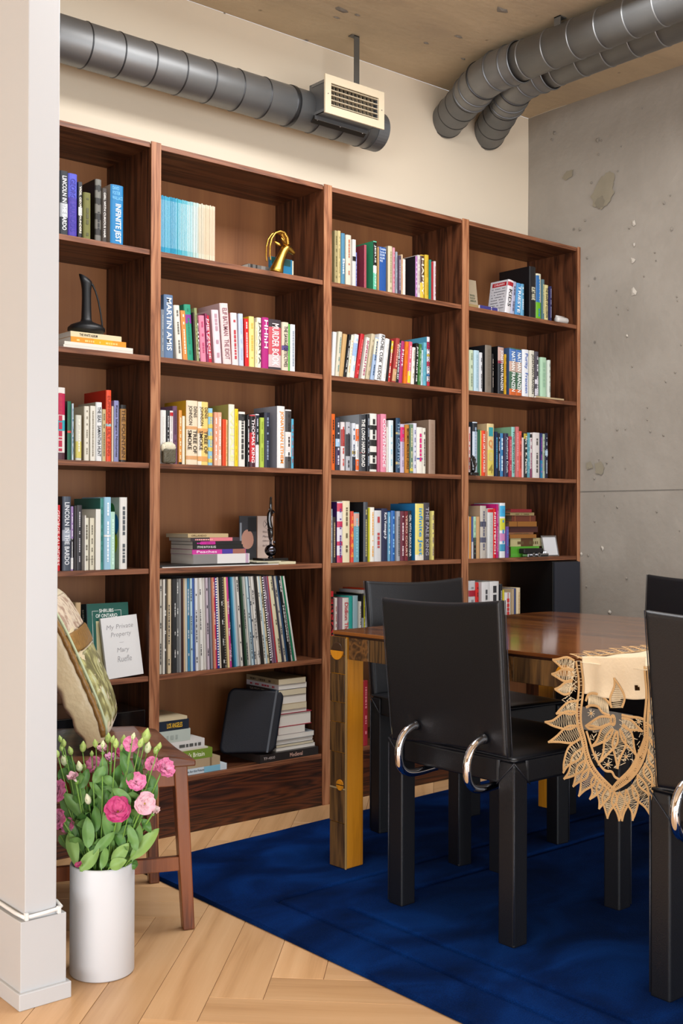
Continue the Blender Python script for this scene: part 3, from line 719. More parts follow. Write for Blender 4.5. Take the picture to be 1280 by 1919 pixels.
3670 3693 187 #20284a navy purple|Amethyst Dusk|#c8d0d8|C#4a2038
3697 3714 175 #b43c50 cranberry|~|#d88c94
3717 3738 217 #8cc8c0 aqua green topped|Trust Exercise Also|#3c504c|C#7ca884
3742 3759 219 #d87878 watermelon|~|#e8a8a8
3763 3784 201 #e45c4c coral red|~|#802c24
3785 3791 174 #e6dcd8 thin rose white|~|#e6dcd8
3794 3815 196 #22201e black yellow topped|Mrs. S  K. Patrick|#f0e8dc|B.86-.98#b8a018
3816 3833 197 #5ca0b0 teal blue|~|#8cc4cc
3836 3854 196 #e8dcdc white berry footed|~|#8c3a60|B.9-.98#20181c|B.0-.2#8c3a60
3858 3901 200 #dfd8d4 speckled white|~|#5a5450
3905 3919 199 #2c3c70 blue purple lettered|~|#a04ca8|B.0-.4#2c84b0
3920 3934 197 #b4c0a8 thin celadon|~|#4c5848
3935 3952 201 #1c2440 midnight blue|~|#c8d8e8|B.5-.62#a8c4d8
@3 4
3440 3452 178 #e8e4dc narrow white|~|#e8e4dc
3453 3465 176 #f0a03c slim orange|~|#f0a03c
3468 3478 176 #4c5c94 thin blue|~|#4c5c94|B.0-.4#dcd8dc
3479 3494 176 #b4dcbc thin seafoam|~|#6c9474|B.0-.5#28242c
3495 3511 176 #d4a878 thin sienna|~|#d4a878
3524 3560 222 #c8c0b4 grey collaged|~|#5c5c70|C#b09478|B.6-.7#4a4c60|B.3-.4#585a70
3566 3600 211 #d4d4d0 pale silver|~|#b8b8b4|C#e0dcd8|B.92-.99#d01c1c
3601 3620 211 #e01c1c fire engine red|NIGHTBITCH|#f4e8e8
3621 3633 230 #c01c74 hot pink|~|#e090b8
3643 3677 235 #eceef0 tall white rainbow|~|#3c8cc0|C#d8e4ec|B.75-.95#3cb0e0|B.5-.72#d8d83c|B.3-.45#d88cc0|B.12-.25#3ca0c0
3681 3698 134 #7450a0 small purple|~|#5080c8
@3 5
3450 3492 260 #dcdadc grey red labelled|~|#8c8c90|B.75-.85#b82038
3493 3512 253 #e0241c bold red|~|#4a1010
3528 3577 253 #f0eeee wide white|~|#4c4c50
3581 3641 253 #f2f0ee broad white|~|#303034
3644 3658 241 #24262c dark spined|~|#d0d0d0
3661 3672 215 #e0d030 yellow|~|#e0d030
3675 3716 202 #f0eceb white red lined|~|#c83030|B.0-1#c83030:.45-.55
3719 3733 217 #c8b08c pale brown|~|#c8b08c|C#c8b08c
3734 3747 219 #3c5088 cobalt|~|#3c5088
3751 3775 221 #f0dcb4 warm cream|~|#c8a878
"""

# ================================================================ books
TIER = ['', 'top', 'second', 'third', 'fourth', 'fifth', 'bottom']
cmat = lambda h, k='paper': mat(('cloth ' if k == 'cloth' else 'jacket ')+h, tuple(q*.80 for q in lin(h)[:3])+(1,), rough=.7 if k == 'cloth' else .42)
ink = lambda h: mat('ink '+h, h, rough=.5)
rb = random.Random(11)
def spine_profile(w, r):
    return [(0, r), (w*.12, r*.35), (w*.35, 0), (w*.65, 0), (w*.88, r*.35), (w, r)]
def book_mesh(w, D, h, hard):
    r = min(w*.22, .0045) if hard else .0008; t = .0022 if hard else .0005
    o = [(0, D)]+spine_profile(w, r)+[(w, D)]; i = [(w-t, D), (w-t, t+r), (t, t+r), (t, D)]
    prof = o+i
    return MB().loft([[(x, y, z) for x, y in prof] for z in (0, h)]), r, t
def skin(w, r, z0, z1, f0=0, f1=1, off=.0004):
    P = []
    pr = spine_profile(w, r)
    def at(x):
        for (a, b), (c, d) in zip(pr, pr[1:]):
            if a <= x <= c+1e-9: return b+(d-b)*(x-a)/max(1e-9, c-a)
        return pr[-1][1]
    xs = sorted(set([f0*w, f1*w]+[p[0] for p in pr if f0*w < p[0] < f1*w]))
    o = [(x, at(x)-off) for x in xs]; i = [(x, at(x)+.0002) for x in reversed(xs)]
    return MB().loft([[(x, y, z) for x, y in o+i] for z in (z0, z1)])
def make_book(X0, X1, H, col, desc, title, tcol, flags, u, s, label, group):
    w = (X1-X0)/1000; h = H/1000; setb = .012; L = 0; C = None; T = (.08, .92); bands = []; deep = 0
    for f in flags:
        k = f[0]
        if k == 'S': setb = float(f[1:])
        elif k == 'L': L = float(f[1:])/1000
        elif k == 'C': C = f[1:]
        elif k == 'T': a, b = f[1:].split('-'); T = (float(a), float(b))
        elif k == 'D': deep = float(f[1:])
        elif k == 'B':
            rr = f[1:].split('#'); a, b = rr[0].split('-'); hx = rr[1].split(':'); fx = (0, 1)
            if len(hx) > 1: fx = tuple(float(q) for q in hx[1].split('-'))
            bands.append((float(a), float(b), '#'+hx[0], fx))
    hard = w > .017 and 'P' not in flags
    D = deep or min(.205, max(.105, h*.66))+(.03 if 'W' in flags else 0)
    setb += rb.uniform(-.003, .004)
    ang = math.atan2(L, h); piv = X0/1000 if L <= 0 else X1/1000
    M = Matrix.Translation((piv, YF+setb, SZ[s]+.0003)) @ Matrix.Rotation(ang, 4, 'Y') @ Matrix.Translation((X0/1000-piv, 0, 0))
    mb, r, t = book_mesh(w, D, h, hard)
    o = mb.build('book', cmat(C or col, 'cloth' if hard and C is None else 'paper')); o.matrix_basis = M
    tag(o, label, 'book', group)
    q = .003 if hard else .0003
    pg = MB().box(t+.0001, w-t-.0001, r+t, D-q, q, h-q).build('page_block', PAGE if rb.random() < .6 else PAGEW, o, local=True)
    if C: skin(w, r, .0002, h-.0002, off=.0003).build('spine', cmat(col), o, local=True)
    for a, b, hx, fx in bands:
        skin(w, r, a*h+.0003, b*h-.0003, fx[0], fx[1], .0007 if not (a == 0 and b == 1) else .0005).build('spine_band', cmat(hx), o, local=True)
    yt = -.0012
    def vt(txt, a, b, frac, m=None, bold=.015):
        ht = w*frac; me_w = (b-a)*h
        txo = text('spine_lettering', txt, m or ink(tcol), (0, 0, 0), (1, 0, 0), (0, 1, 0), me_w, ht, None, bold=bold)
        if txo is None: return
        for v in txo.data.vertices:
            x, y = v.co.x, v.co.y; v.co = Vector(((w-ht)/2+y, yt, b*h-x))
        txo.parent = o
    if 'V' in flags:
        for k, (ch, cc) in enumerate((('1', '#2c9098'), ('Q', '#d08850'), ('8', '#c8b878'), ('4', '#948238'))):
            tx = text('spine_lettering', ch, ink(cc), (w*.15, yt, h*(.76-.235*k)), (1, 0, 0), (0, 0, 1), w*.6, h*.17, None, bold=.03); tx.parent = o
    elif 'H' in flags:
        tx = text('spine_lettering', '\n'.join(['Complete', 'Stories of', 'EDGAR', 'ALLAN', 'POE']), ink(tcol), (w*.12, yt, T[0]*h), (1, 0, 0), (0, 0, 1), w*.75, (T[1]-T[0])*h, None); tx.parent = o
    elif title != '~':
        ud = [f for f in flags if f[0] == 'U']; rd_ = [f for f in flags if f[0] == 'R']
        if rd_:
            vt('TREE OF\nSMOKE', .18, .54, .8, bold=.02); vt('DENIS\nJOHNSON', .62, .92, .8, bold=.012)
            for k in range(2): pass
        else:
            vt(title, T[0] if T[0] else .03, T[1] if T[1] < .99 else .95, .55)
        if ud:
            tx = text('spine_lettering', 'DAVID\nFOSTER\nWALLACE', ink('#7fc4e8'), (w*.1, yt, .75*h), (1, 0, 0), (0, 0, 1), w*.8, .22*h, None, bold=0); tx.parent = o
    elif tcol != col and w > .006:
        dd = MB(); rr = random.Random(int(X0)+s); z = h*rr.uniform(.86, .93); wd = w*rr.uniform(.22, .36); xo = (w-wd)/2
        while z > h*.12:
            ln = wd*rr.uniform(.5, 2.0); dd.add([(xo, yt, z), (xo+wd, yt, z), (xo+wd, yt, z-ln), (xo, yt, z-ln)], [(0, 1, 2, 3)]); z -= ln+wd*rr.choice((.3, .3, .4, .4, 3.2))
        dd.build('spine_print', ink(tcol), o, local=True)['kind'] = 'stuff'
    if 'X' in flags:
        box('title_strip', cmat('#b0202c'), -.0007, 0, .012, D-.012, h*.82, h*.94, o, local=True)
        tx = text('title_lettering', 'CHILDREN', ink('#e8c0c0'), (-.0012, D-.022, h*.85), (0, -1, 0), (0, 0, 1), D-.045, h*.06, None); tx.parent = o
        for k in range(8): q_ = dashes('back_cover_print', ink('#5c5a60'), (-.0005, D-.012, h*(.74-.085*k)), (0, -1, 0), (0, 0, 1), D-.026, .0035, None, rb); q_.parent = o; q_['kind'] = 'stuff'
        skin(w, r, h*.82, h*.94, off=.0008).build('spine_band', cmat('#b0202c'), o, local=True)
    if 'K' in flags:
        for (yy, zz, ry, rz, hx) in ((.055, .8, .022, .028, '#1e7a2c'), (.03, .62, .022, .034, '#1878b4'), (.035, .37, .02, .034, '#b4c81e')):
            MB().add([(-.0006, yy+ry*math.cos(a*R(15)), zz*h+rz*math.sin(a*R(15))) for a in range(24)], [tuple(range(24))]).build('cover_dot', cmat(hx), o, local=True)
    return o
rows = {}
cur = None
for ln in BOOKS.strip().split('\n'):
    if ln[0] == '@': cur = tuple(int(q) for q in ln[1:].split()); rows[cur] = []; continue
    hd, title, tcol, *fl_ = ln.split('|'); a = hd.split(' ', 4)
    rows[cur].append([int(a[0]), int(a[1]), int(a[2]), a[3], a[4], title, tcol, fl_])
for (u, s), lst in rows.items():
    place = '%s bay %s shelf' % (BAYS[u], TIER[s])
    for i, (X0, X1, H, col, desc, title, tcol, fl_) in enumerate(lst):
        sh = lambda d: ' '.join(d.split()[:2])
        if i == 0: rel = 'at the left end before '+sh(lst[1][4]) if len(lst) > 1 else 'standing alone'
        elif i == len(lst)-1: rel = 'at the right end after '+sh(lst[-2][4])
        else: rel = 'between %s and %s' % (sh(lst[i-1][4]), sh(lst[i+1][4]))
        make_book(X0, X1, H, col, desc, title, tcol, fl_, u, s, '%s book %s, %s' % (desc, rel, place), 'books on the %s shelf of the %s bay' % (TIER[s], BAYS[u]))

# row of thin matching magazines whose spines fade from blue to cream
n = 40; xa, xb = 1.958, on(403, 430, Y=YF+.012).x; shades = ['#1c8fb8', '#2aa0c2', '#1590b4', '#37a7bd', '#5fb4c4', '#8fc3c8', '#b9cfc8', '#d2cfba', '#dccdb0', '#e2cfb4']
names_ = ['strong blue', 'bright cyan', 'deep blue', 'teal', 'aqua', 'pale aqua', 'grey white', 'pale cream', 'warm cream', 'ivory']
for k in range(n):
    x0 = xa+(xb-xa)*k/n; x1 = x0+(xb-xa)/n-.0004; b_ = k*len(shades)//n; h = .190
    mb, r, t = book_mesh(x1-x0, .13, h+.0015*rb.uniform(-1, 1), False)
    o = mb.build('magazine', cmat(shades[b_])); o.location = (x0, YF+.011+rb.uniform(-.001, .001), SZ[1]+.0003)
    pos = ['first', 'second', 'third', 'fourth'][k-(b_*n//len(shades))] if k-(b_*n//len(shades)) < 4 else 'last'
    tag(o, '%s thin magazine, %s of the %s ones, colour-graded row, second bay top shelf' % (names_[b_], pos, names_[b_]), 'magazine', 'thin magazines in a colour-graded row')
    MB().box(t, x1-x0-t, .001, .1298, .0002, h-.002).build('page_block', PAGEW, o, local=True)
    skin(x1-x0, r, h*.1, h*.93, .35, .6, .0003).build('spine_line', cmat(['#bfe0ea', '#eef4f2', '#d0b090'][min(2, k*3//n)]), o, local=True)

# vinyl records, upright at the left and leaning more and more to the right
LPC = ['#d8d2c4', '#cfc8b8', '#e2ddd2', '#3a3836', '#dcc8a4', '#e3cfac', '#242426', '#2a2c2e', '#6c6e6e', '#8a8c8c', '#3a1c1c', '#d2b48c', '#c8ccc4', '#3f86b0', '#b8d4dc', '#3a5fa8', '#e4e6ea', '#c4c0b8', '#e8e6e0', '#efece4', '#dcd8d0', '#c8b8c4', '#3a3440', '#8f8f98', '#d88c6c', '#d02c5c', '#2c3c98', '#e2d6c0', '#201e1c', '#8a8478', '#ecd498', '#c83c8c', '#16202c', '#2f7ea4', '#8cc4d4', '#c4c8cc', '#ded8ce', '#1a1c1c', '#2c4a34', '#9aa098', '#e4dcd0', '#bcd4dc', '#4a6478', '#d8d4cc', '#e6e2da', '#ccc8c0', '#2c2824', '#e4e0d0', '#b4d0dc', '#d8c8a0', '#1e1e20', '#8c6c84', '#7c5c74', '#c0242c', '#e0d8b8', '#e2d8b0', '#3c3c48', '#c8c0b0', '#2c4c6c', '#18181a', '#c8c4bc', '#1c7c58', '#e0dcd4']
def cname(h):
    r_, g_, b_ = [int(h[i:i+2], 16) for i in (1, 3, 5)]; mx, mn = max(r_, g_, b_), min(r_, g_, b_)
    if mx-mn < 22: return 'black' if mx < 60 else 'dark grey' if mx < 120 else 'grey' if mx < 180 else 'off white' if mx < 215 else 'white'
    if mx < 80: return 'dark'
    if b_ >= g_ >= r_: return 'blue' if mx < 180 else 'pale blue'
    if g_ >= mx: return 'green'
    if r_ > 150 and g_ < 90: return 'red' if b_ < 110 else 'pink'
    if r_ > 190 and g_ > 170: return 'cream'
    if b_ > g_: return 'mauve'
    return 'brown' if mx < 160 else 'tan'
n = len(LPC); xa = 1.960; xb = on(557, 1240, Y=YF+.012).x; th = (xb-xa)/n; lh = .315
for k, c in enumerate(LPC):
    f = k/(n-1); ang = -R(10.5)*f**1.6; x0 = xa+th*k
    wdt = th*.93*math.cos(ang)*rb.uniform(.75, 1)
    o = MB().box(0, wdt, 0, .312, 0, lh).build('record_sleeve', cmat(c)); o.matrix_basis = Matrix.Translation((x0, YF+.012+rb.uniform(-.004, .006), SZ[5]+.0003)) @ Matrix.Rotation(ang, 4, 'Y')
    # sleeves are deeper than the bookcase clear depth: trim to the space
    for v in o.data.vertices: v.co.y = min(v.co.y, .27)
    a_, b2 = (cname(LPC[k-1]) if k else None), (cname(LPC[k+1]) if k < n-1 else None)
    o['label'] = '%s record sleeve%s between %s and %s, number %d from the left' % (cname(c), ' leaning' if f > .5 else '', a_ or 'side panel', b2 or 'empty shelf', k+1)
    tag(o, None, 'record', 'vinyl records on the fifth shelf of the second bay')
    rr = random.Random(k); kind = rr.random()
    if kind < .45:
        tone = '#26262a' if sum(lin(c)[:3]) > .9 else '#c8c8c4'; dd = MB(); z = lh*rr.uniform(.7, .97)
        while z > lh*.08:
            e = rr.uniform(.002, .012); dd.add([(wdt*.25, -.0005, z), (wdt*.72, -.0005, z), (wdt*.72, -.0005, z-e), (wdt*.25, -.0005, z-e)], [(0, 1, 2, 3)]); z -= e+rr.choice((.002, .002, .003, .05))
        dd.build('spine_print', ink(tone), o, local=True)['kind'] = 'stuff'
    if k in (26, 29, 50):
        dd = MB()
        for j in range(34): dd.add([(wdt*.1, -.0007, .01+j*.009), (wdt*.9, -.0007, .01+j*.009), (wdt*.9, -.0007, .0145+j*.009), (wdt*.1, -.0007, .0145+j*.009)], [(0, 1, 2, 3)])
        dd.build('chequer_print', ink('#e8e8ea' if k != 29 else '#101010'), o, local=True)['kind'] = 'stuff'
# glassy plastic outer sleeve lying over the tops
# ---------------------------------------------------------------- books that lie flat, stacks and ornaments
def flat_book(x0, x1, y0, y1, z0, z1, col, label, spine='front', title=None, tcol='#202020', T=(.1, .9), page=None, hard=False, group=None, rz=0, cat='book', name='book', bold=.012, bands=()):
    w, d, h = x1-x0, y1-y0, z1-z0; t = .0025 if hard else .0007
    o = MB(); e = .003 if hard else .0004
    o.box(0, w, 0, d, 0, t).box(0, w, 0, d, h-t, h)
    if spine == 'front': o.box(0, w, 0, .0015, t, h-t)
    elif spine == 'left': o.box(0, .0015, 0, d, t, h-t)
    elif spine == 'back': o.box(0, w, d-.0015, d, t, h-t)
    o = o.build(name, cmat(col)); o.matrix_basis = Matrix.Translation((x0, y0, z0)) @ Matrix.Rotation(rz, 4, 'Z'); tag(o, label, cat, group)
    MB().box(e if spine != 'left' else .0015, w-e, e if spine != 'front' else .0015, d-e, t, h-t).build('page_block', page or PAGEW, o, local=True)
    for a, b, hx in bands:
        if spine == 'front': MB().box(a*w, b*w, -.0006, 0, .0002, h-.0002).build('spine_band', cmat(hx), o, local=True)
        else: MB().box(-.0006, 0, (1-b)*d, (1-a)*d, .0002, h-.0002).build('spine_band', cmat(hx), o, local=True)
    if title:
        if spine == 'front': args = ((T[0]*w, -.001, h*.25), (1, 0, 0), (0, 0, 1), (T[1]-T[0])*w)
        else: args = ((-.001, (1-T[0])*d, h*.25), (0, -1, 0), (0, 0, 1), (T[1]-T[0])*d)
        if title == '~':
            dd = dashes('spine_print', ink(tcol), args[0], args[1], args[2], args[3], h*.35, None, rb)
        else: dd = text('spine_lettering', title, ink(tcol), args[0], args[1], args[2], args[3], h*.5, None, bold=bold)
        dd.parent = o
    return o
g1 = 'books stacked under the black jug'
z = SZ[2]+.0003
flat_book(1.617, 1.863, 3.276, 3.43, z, z+.009, '#e8e2d4', 'white book at the very bottom of the stack under the black jug', group=g1)
flat_book(1.620, 1.863, 3.276, 3.43, z+.0093, z+.0195, '#ece6d8', 'white book second from the bottom under the black jug', group=g1)
flat_book(1.644, 1.840, 3.280, 3.42, z+.0198, z+.0375, '#f29a26', 'orange book in the stack under the black jug', group=g1, title='~', tcol='#f6c070', bands=((.4, .75, '#f8b010'),))
flat_book(1.644, 1.824, 3.282, 3.40, z+.0378, z+.0545, '#ecd9ae', 'cream lettered book directly beneath the black jug', group=g1, title='THE WHITE ALBUM', tcol='#2a2622', T=(.17, .52))
# jug
jz = z+.0548; jx, jy = 1.731, 3.345
jug = thing('jug', 'matte black long-necked jug with a thin looping handle on stacked books', 'jug', (jx, jy, jz))
prof = [(0.0, 0), (.035, 0), (.052, .006), (.060, .016), (.0595, .025), (.050, .034), (.032, .041), (.020, .046), (.0165, .055), (.0155, .085), (.0145, .12), (.0150, .15), (.018, .17)]
b = MB(); rings = []
for r_, z_ in prof: rings.append([(jx+max(r_, .0005)*math.cos(2*math.pi*k/40), jy+max(r_, .0005)*math.sin(2*math.pi*k/40), jz+z_) for k in range(40)])
rings.append([(jx-.004+.022*math.cos(2*math.pi*k/40), jy+.016*math.sin(2*math.pi*k/40), jz+.186-.012*math.cos(2*math.pi*k/40)) for k in range(40)])
rings.append([(jx-.004+.019*math.cos(2*math.pi*k/40), jy+.013*math.sin(2*math.pi*k/40), jz+.185-.012*math.cos(2*math.pi*k/40)) for k in range(40)])
rings.append([(jx+.010*math.cos(2*math.pi*k/40), jy+.010*math.sin(2*math.pi*k/40), jz+.15) for k in range(40)])
b.loft(rings).build('body', SOOT, jug, smooth=True)
MB().tube([(jx+.014, jy, jz+.172), (jx+.022, jy, jz+.168), (jx+.032, jy, jz+.150), (jx+.043, jy, jz+.118), (jx+.051, jy, jz+.080), (jx+.056, jy, jz+.050), (jx+.057, jy, jz+.026)], [.005, .0035, .003, .003, .003, .003, .004], 12).build('handle', SOOT, jug, smooth=True)

# ibex head bookend, second bay top shelf
ix, iy, iz = 2.472, 3.315, SZ[1]+.0005
ib = thing('ibex_head', 'brass ibex head ornament with long curved ridged horns', 'ornament', (ix, iy, iz))
def skinned(name, pts, edges, rad, m, parent, sub=2):
    me = bpy.data.meshes.new(name); me.from_pydata([tuple(p) for p in pts], edges, []); me.materials.append(m)
    o = bpy.data.objects.new(name, me); COL.objects.link(o)
    k = o.modifiers.new('skin', 'SKIN'); k.use_smooth_shade = True
    lay = me.skin_vertices[0] if me.skin_vertices else None
    if lay is None:
        bm = bmesh.new(); bm.from_mesh(me); bm.verts.layers.skin.verify(); bm.to_mesh(me); bm.free(); lay = me.skin_vertices[0]
    for i, r_ in enumerate(rad): lay.data[i].radius = (r_, r_) if not isinstance(r_, tuple) else r_
    lay.data[0].use_root = True
    x = o.modifiers.new('sub', 'SUBSURF'); x.levels = sub; x.render_levels = sub
    o.parent = parent
    if parent is not None: o.matrix_basis = wm(parent).inverted()
    return o
def rel(o_, pts): return [Vector(o_)+Vector(p) for p in pts]
skinned('head', rel((ix, iy, iz), [(.000, 0, .001), (.004, 0, .022), (.016, 0, .052), (.032, 0, .084), (.044, 0, .108), (.058, 0, .106), (.076, 0, .096), (.088, 0, .092)]),
        [(i, i+1) for i in range(7)], [.032, .026, .019, .016, .0185, .014, .0095, .0065], BRASS, ib)
for sy in (-1, 1):
    P = [(ix+x_, iy+sy*(.008+.004*k_/8), iz+z_) for k_, (x_, z_) in enumerate([(.050, .118), (.046, .142), (.032, .158), (.012, .161), (-.010, .151), (-.026, .129), (-.034, .100), (-.035, .070), (-.031, .044)])]
    Q = []; RR = []
    for i in range(len(P)-1):
        for h_ in range(6):
            f = h_/6; Q.append(Vector(P[i]).lerp(Vector(P[i+1]), f)); RR.append(.0066*(1-(i+f)/12)*(1.15 if h_ % 2 else .9))
    MB().tube(Q, RR, 10).build('horn', BRASS, ib, smooth=True)
    e = MB(); c0 = Vector((ix+.036, iy+sy*.014, iz+.114)); c1 = c0+Vector((-.030, sy*.012, .020))
    e.tube([c0, c0.lerp(c1, .3), c0.lerp(c1, .7), c1], [.003, .007, .005, .0008], 10).build('ear', BRASS, ib, smooth=True)
    MB().tube([(ix+.058, iy+sy*.0115, iz+.112), (ix+.058, iy+sy*.0145, iz+.112)], .003, 10).build('eye', mat('dark_brass', '#3a2a10', .4, .8), ib)
flat_book(2.375, 2.470, 3.350, 3.45, SZ[1]+.0003, SZ[1]+.036, '#6e6862', 'grey photo-covered block lying behind the brass ibex', title='~', tcol='#2a2826', T=(.05, .9), bands=((.1, .2, '#2c2824'), (.35, .42, '#2c2824'), (.6, .8, '#8c8680')))
bb = box('book', cmat('#1f7ea8'), 2.478, 2.576, 3.352, 3.368, SZ[1]+.0003, SZ[1]+.078); tag(bb, 'small blue seascape covered book standing behind the brass ibex', 'book')
box('cover_band', cmat('#15504e'), 2.480, 2.568, 3.3512, 3.352, SZ[1]+.052, SZ[1]+.077, bb); box('page_block', PAGE, 2.5762, 2.583, 3.353, 3.367, SZ[1]+.001, SZ[1]+.076, bb)
box('cover_band', cmat('#62b4cc'), 2.49, 2.56, 3.3510, 3.352, SZ[1]+.018, SZ[1]+.024, bb)
# small skull-shaped stone, second bay third shelf
sk = thing('stone_paperweight', 'small pale rounded stone on a dark block in front of white books', 'ornament', (1.985, 3.285, SZ[3]))
STONE = mat('mottled_stone', '#cfc6ac', .6, var=.3, vscale=60, bump=.5, bscale=120)
p0 = on(312, 850, Y=3.272)
b = MB(); 
for k in range(9):
    pass
def blob(c, r, m, name, parent, n=14, amp=.12, sc=40, seed=0):
    b = MB(); rg = []
    for i in range(n+1):
        a = math.pi*i/n; rg.append([])
        for j in range(2*n):
            q = math.pi*j/n; d = Vector((math.sin(a)*math.cos(q), math.sin(a)*math.sin(q), math.cos(a))); f = 1+amp*noise.noise(d*3+Vector((seed, 0, 0)))
            rg[-1].append((c[0]+d.x*r[0]*f, c[1]+d.y*r[1]*f, c[2]+d.z*r[2]*f))
    return b.loft(rg, cap=False).build(name, m, parent, smooth=True)
blob((1.988, 3.256, SZ[3]+.055), (.026, .010, .017), STONE, 'stone_cap', sk)
box('stone_block', mat('dark_stone', '#57513f', .35, var=.5, vscale=70, bump=.7), 1.963, 2.012, 3.246, 3.265, SZ[3]+.0005, SZ[3]+.050, sk, bevel=.006, seg=3)
blob((1.966, 3.256, SZ[3]+.052), (.008, .0085, .013), STONE, 'stone_lobe', sk, seed=5)

# second bay fourth shelf: portfolio, flat stack, figure on a ball, cards
z = SZ[4]+.0003
zz = z
pf = flat_book(1.972, 2.455, 3.268, 3.53, z, z+.003, '#e4e2de', 'large white sheet folder under the black portfolio, fourth shelf', cat='folder', name='folder'); z += .0032
flat_book(1.960, 2.330, 3.272, 3.54, z, z+.006, '#161514', 'large flat black portfolio under the stack of lying books', cat='portfolio', name='portfolio', page=mat('black_page', '#1a1a1a', .6)); z += .0062
g2 = 'books lying in a stack on the fourth shelf'
D = [(2.098, 2.333, .033, '#ece9e6', 'thick white book with face photographs, bottom of the lying stack', None, '', ((0, .42, '#8d8a88'), (.93, .98, '#c8a8c0'))),
     (2.096, 2.318, .0165, '#d23ca0', 'magenta book with blue panel, second up in the lying stack', 'Peaches', '#f4d8ec', ((.55, .75, '#4a3ca0'), (.75, .99, '#a86c5c'))),
     (2.098, 2.305, .0155, '#191a18', 'black green-lettered book in the middle of the lying stack', 'STONE BUTCH BLUES', '#d8d8d4', ()),
     (2.098, 2.300, .0115, '#1b1a1c', 'thin black magenta-lettered book in the lying stack', '~', '#c828a0', ((.15, .45, '#c02890'),)),
     (2.090, 2.290, .0125, '#3a2e34', 'black and salmon pink book near the top of the lying stack', '~', '#e8a0a0', ((.38, .85, '#e8808c'),)),
     (2.078, 2.243, .013, '#cbb284', 'worn tan paperback on top of the lying stack', 'ORLANDO', '#5a4628', ())]
for (a, b_, h, c, lb, ti, tcx, bd) in D:
    flat_book(a, b_, 3.276+rb.uniform(0, .004), 3.42, z, z+h, c, lb, title=ti, tcol=tcx, T=(.08, .45) if ti else (.1, .9), group=g2, bands=bd, page=PAGE if c == '#cbb284' else PAGEW); z += h+.0003
for x in (2.122, 2.157, 2.186):   # grey portrait roundels on the bottom spine
    pass
flat_book(2.36, 2.468, 3.272, 3.43, zz+.0095, zz+.0125, '#ddd6b8', 'thin pale booklet lying under the ball figure', cat='booklet', name='booklet')
flat_book(2.42, 2.545, 3.285, 3.45, zz, zz+.009, '#e8dcb6', 'thin cream book lying at the right under the ball figure')
fx, fy, fz = 2.468, 3.335, zz+.0130
fg = thing('acrobat_figurine', 'black slender acrobat figurine with raised arms standing on a dark metal ball', 'figurine', (fx, fy, fz))
box('plinth', GLOSSB, fx-.055, fx+.055, fy-.035, fy+.035, fz, fz+.009, fg, bevel=.001)
DM = mat('dark_polished_metal', '#54525a', .16, 1)
b = MB().lathe([(.0, .009), (.010, .009), (.010, .013), (.004, .016)], 20, (fx, fy, fz)); b.build('ball_foot', DM, fg, smooth=True)
blob((fx, fy, fz+.036), (.022, .022, .022), DM, 'ball', fg, amp=0, n=20)
MB().tube([(fx, fy, fz+.055), (fx, fy, fz+.072)], [.005, .004], 12).build('ball_stem', DM, fg, smooth=True)
blob((fx+.012, fy-.006, fz+.066), (.005, .005, .005), DM, 'small_ball', fg, amp=0)
F0 = (fx, fy, fz)
pts = [(-.003, 0, .125), (-.001, -.004, .100), (-.001, -.004, .078), (0, -.008, .072), (-.001, .004, .100), (-.001, .003, .078), (0, 0, .072),
       (-.008, 0, .148), (-.006, 0, .168), (.002, 0, .180), (-.006, -.008, .181), (-.008, -.009, .205), (-.004, -.007, .232), (.004, .008, .183), (.008, .009, .205), (.005, .008, .230), (.009, 0, .179), (.012, 0, .171)]
eds = [(0, 1), (1, 2), (2, 3), (0, 4), (4, 5), (5, 6), (0, 7), (7, 8), (8, 9), (9, 10), (10, 11), (11, 12), (9, 13), (13, 14), (14, 15), (9, 16), (16, 17)]
skinned('body', rel(F0, pts), eds, [.0105, .0085, .0055, .004, .0085, .0055, .004, .0085, .010, .008, .0055, .0044, .0042, .0055, .0044, .0042, .0055, .0095], GLOSSB, fg)
cd1 = box('photo_card', cmat('#3b3c42'), 2.392, 2.470, 3.425, 3.428, z and SZ[4]+.013, SZ[4]+.175); tag(cd1, 'dark photo card with a pink face standing behind the acrobat figurine', 'card')
MB().add([(2.398+.030+.028*math.cos(a*R(20)), 3.4245, SZ[4]+.085+.040*math.sin(a*R(20))*(1 if a < 9 else .8)) for a in range(18)], [tuple(range(18))]).build('printed_face', cmat('#cf9a86'), cd1)
box('light_patch', cmat('#9aa0aa'), 2.394, 2.402, 3.4243, 3.4248, SZ[4]+.02, SZ[4]+.15, cd1); box('dark_patch', cmat('#1c1d22'), 2.43, 2.468, 3.4243, 3.4248, SZ[4]+.118, SZ[4]+.17, cd1)
cd2 = box('invitation_card', cmat('#e6cfc4'), 2.474, 2.545, 3.425, 3.427, SZ[4]+.013, SZ[4]+.175); tag(cd2, 'pale pink invitation card with crossed keys emblem at right of the figurine', 'card')
cx_, cz_ = 2.515, SZ[4]+.145
MB().tube([(cx_+.016*math.cos(a*R(20)), 3.4245, cz_+.016*math.sin(a*R(20))) for a in range(18)], .0005, 4, closed=True).build('emblem', ink('#6c5450'), cd2)
MB().ribbon([(cx_-.008, 3.4243, cz_-.010), (cx_+.008, 3.4243, cz_+.010)], .002, (0, -1, 0)).ribbon([(cx_+.008, 3.4243, cz_-.010), (cx_-.008, 3.4243, cz_+.010)], .002, (0, -1, 0)).build('emblem', ink('#3a2e2c'), cd2)
for k, tx in enumerate(('Wink and', 'Manuel', 'Celebrating', 'the House')): text('card_lettering', tx, ink('#5a4644'), (2.497, 3.4243, SZ[4]+.112-k*.017), (1, 0, 0), (0, 0, 1), .036, .008, cd2, bold=0, shear=.2)

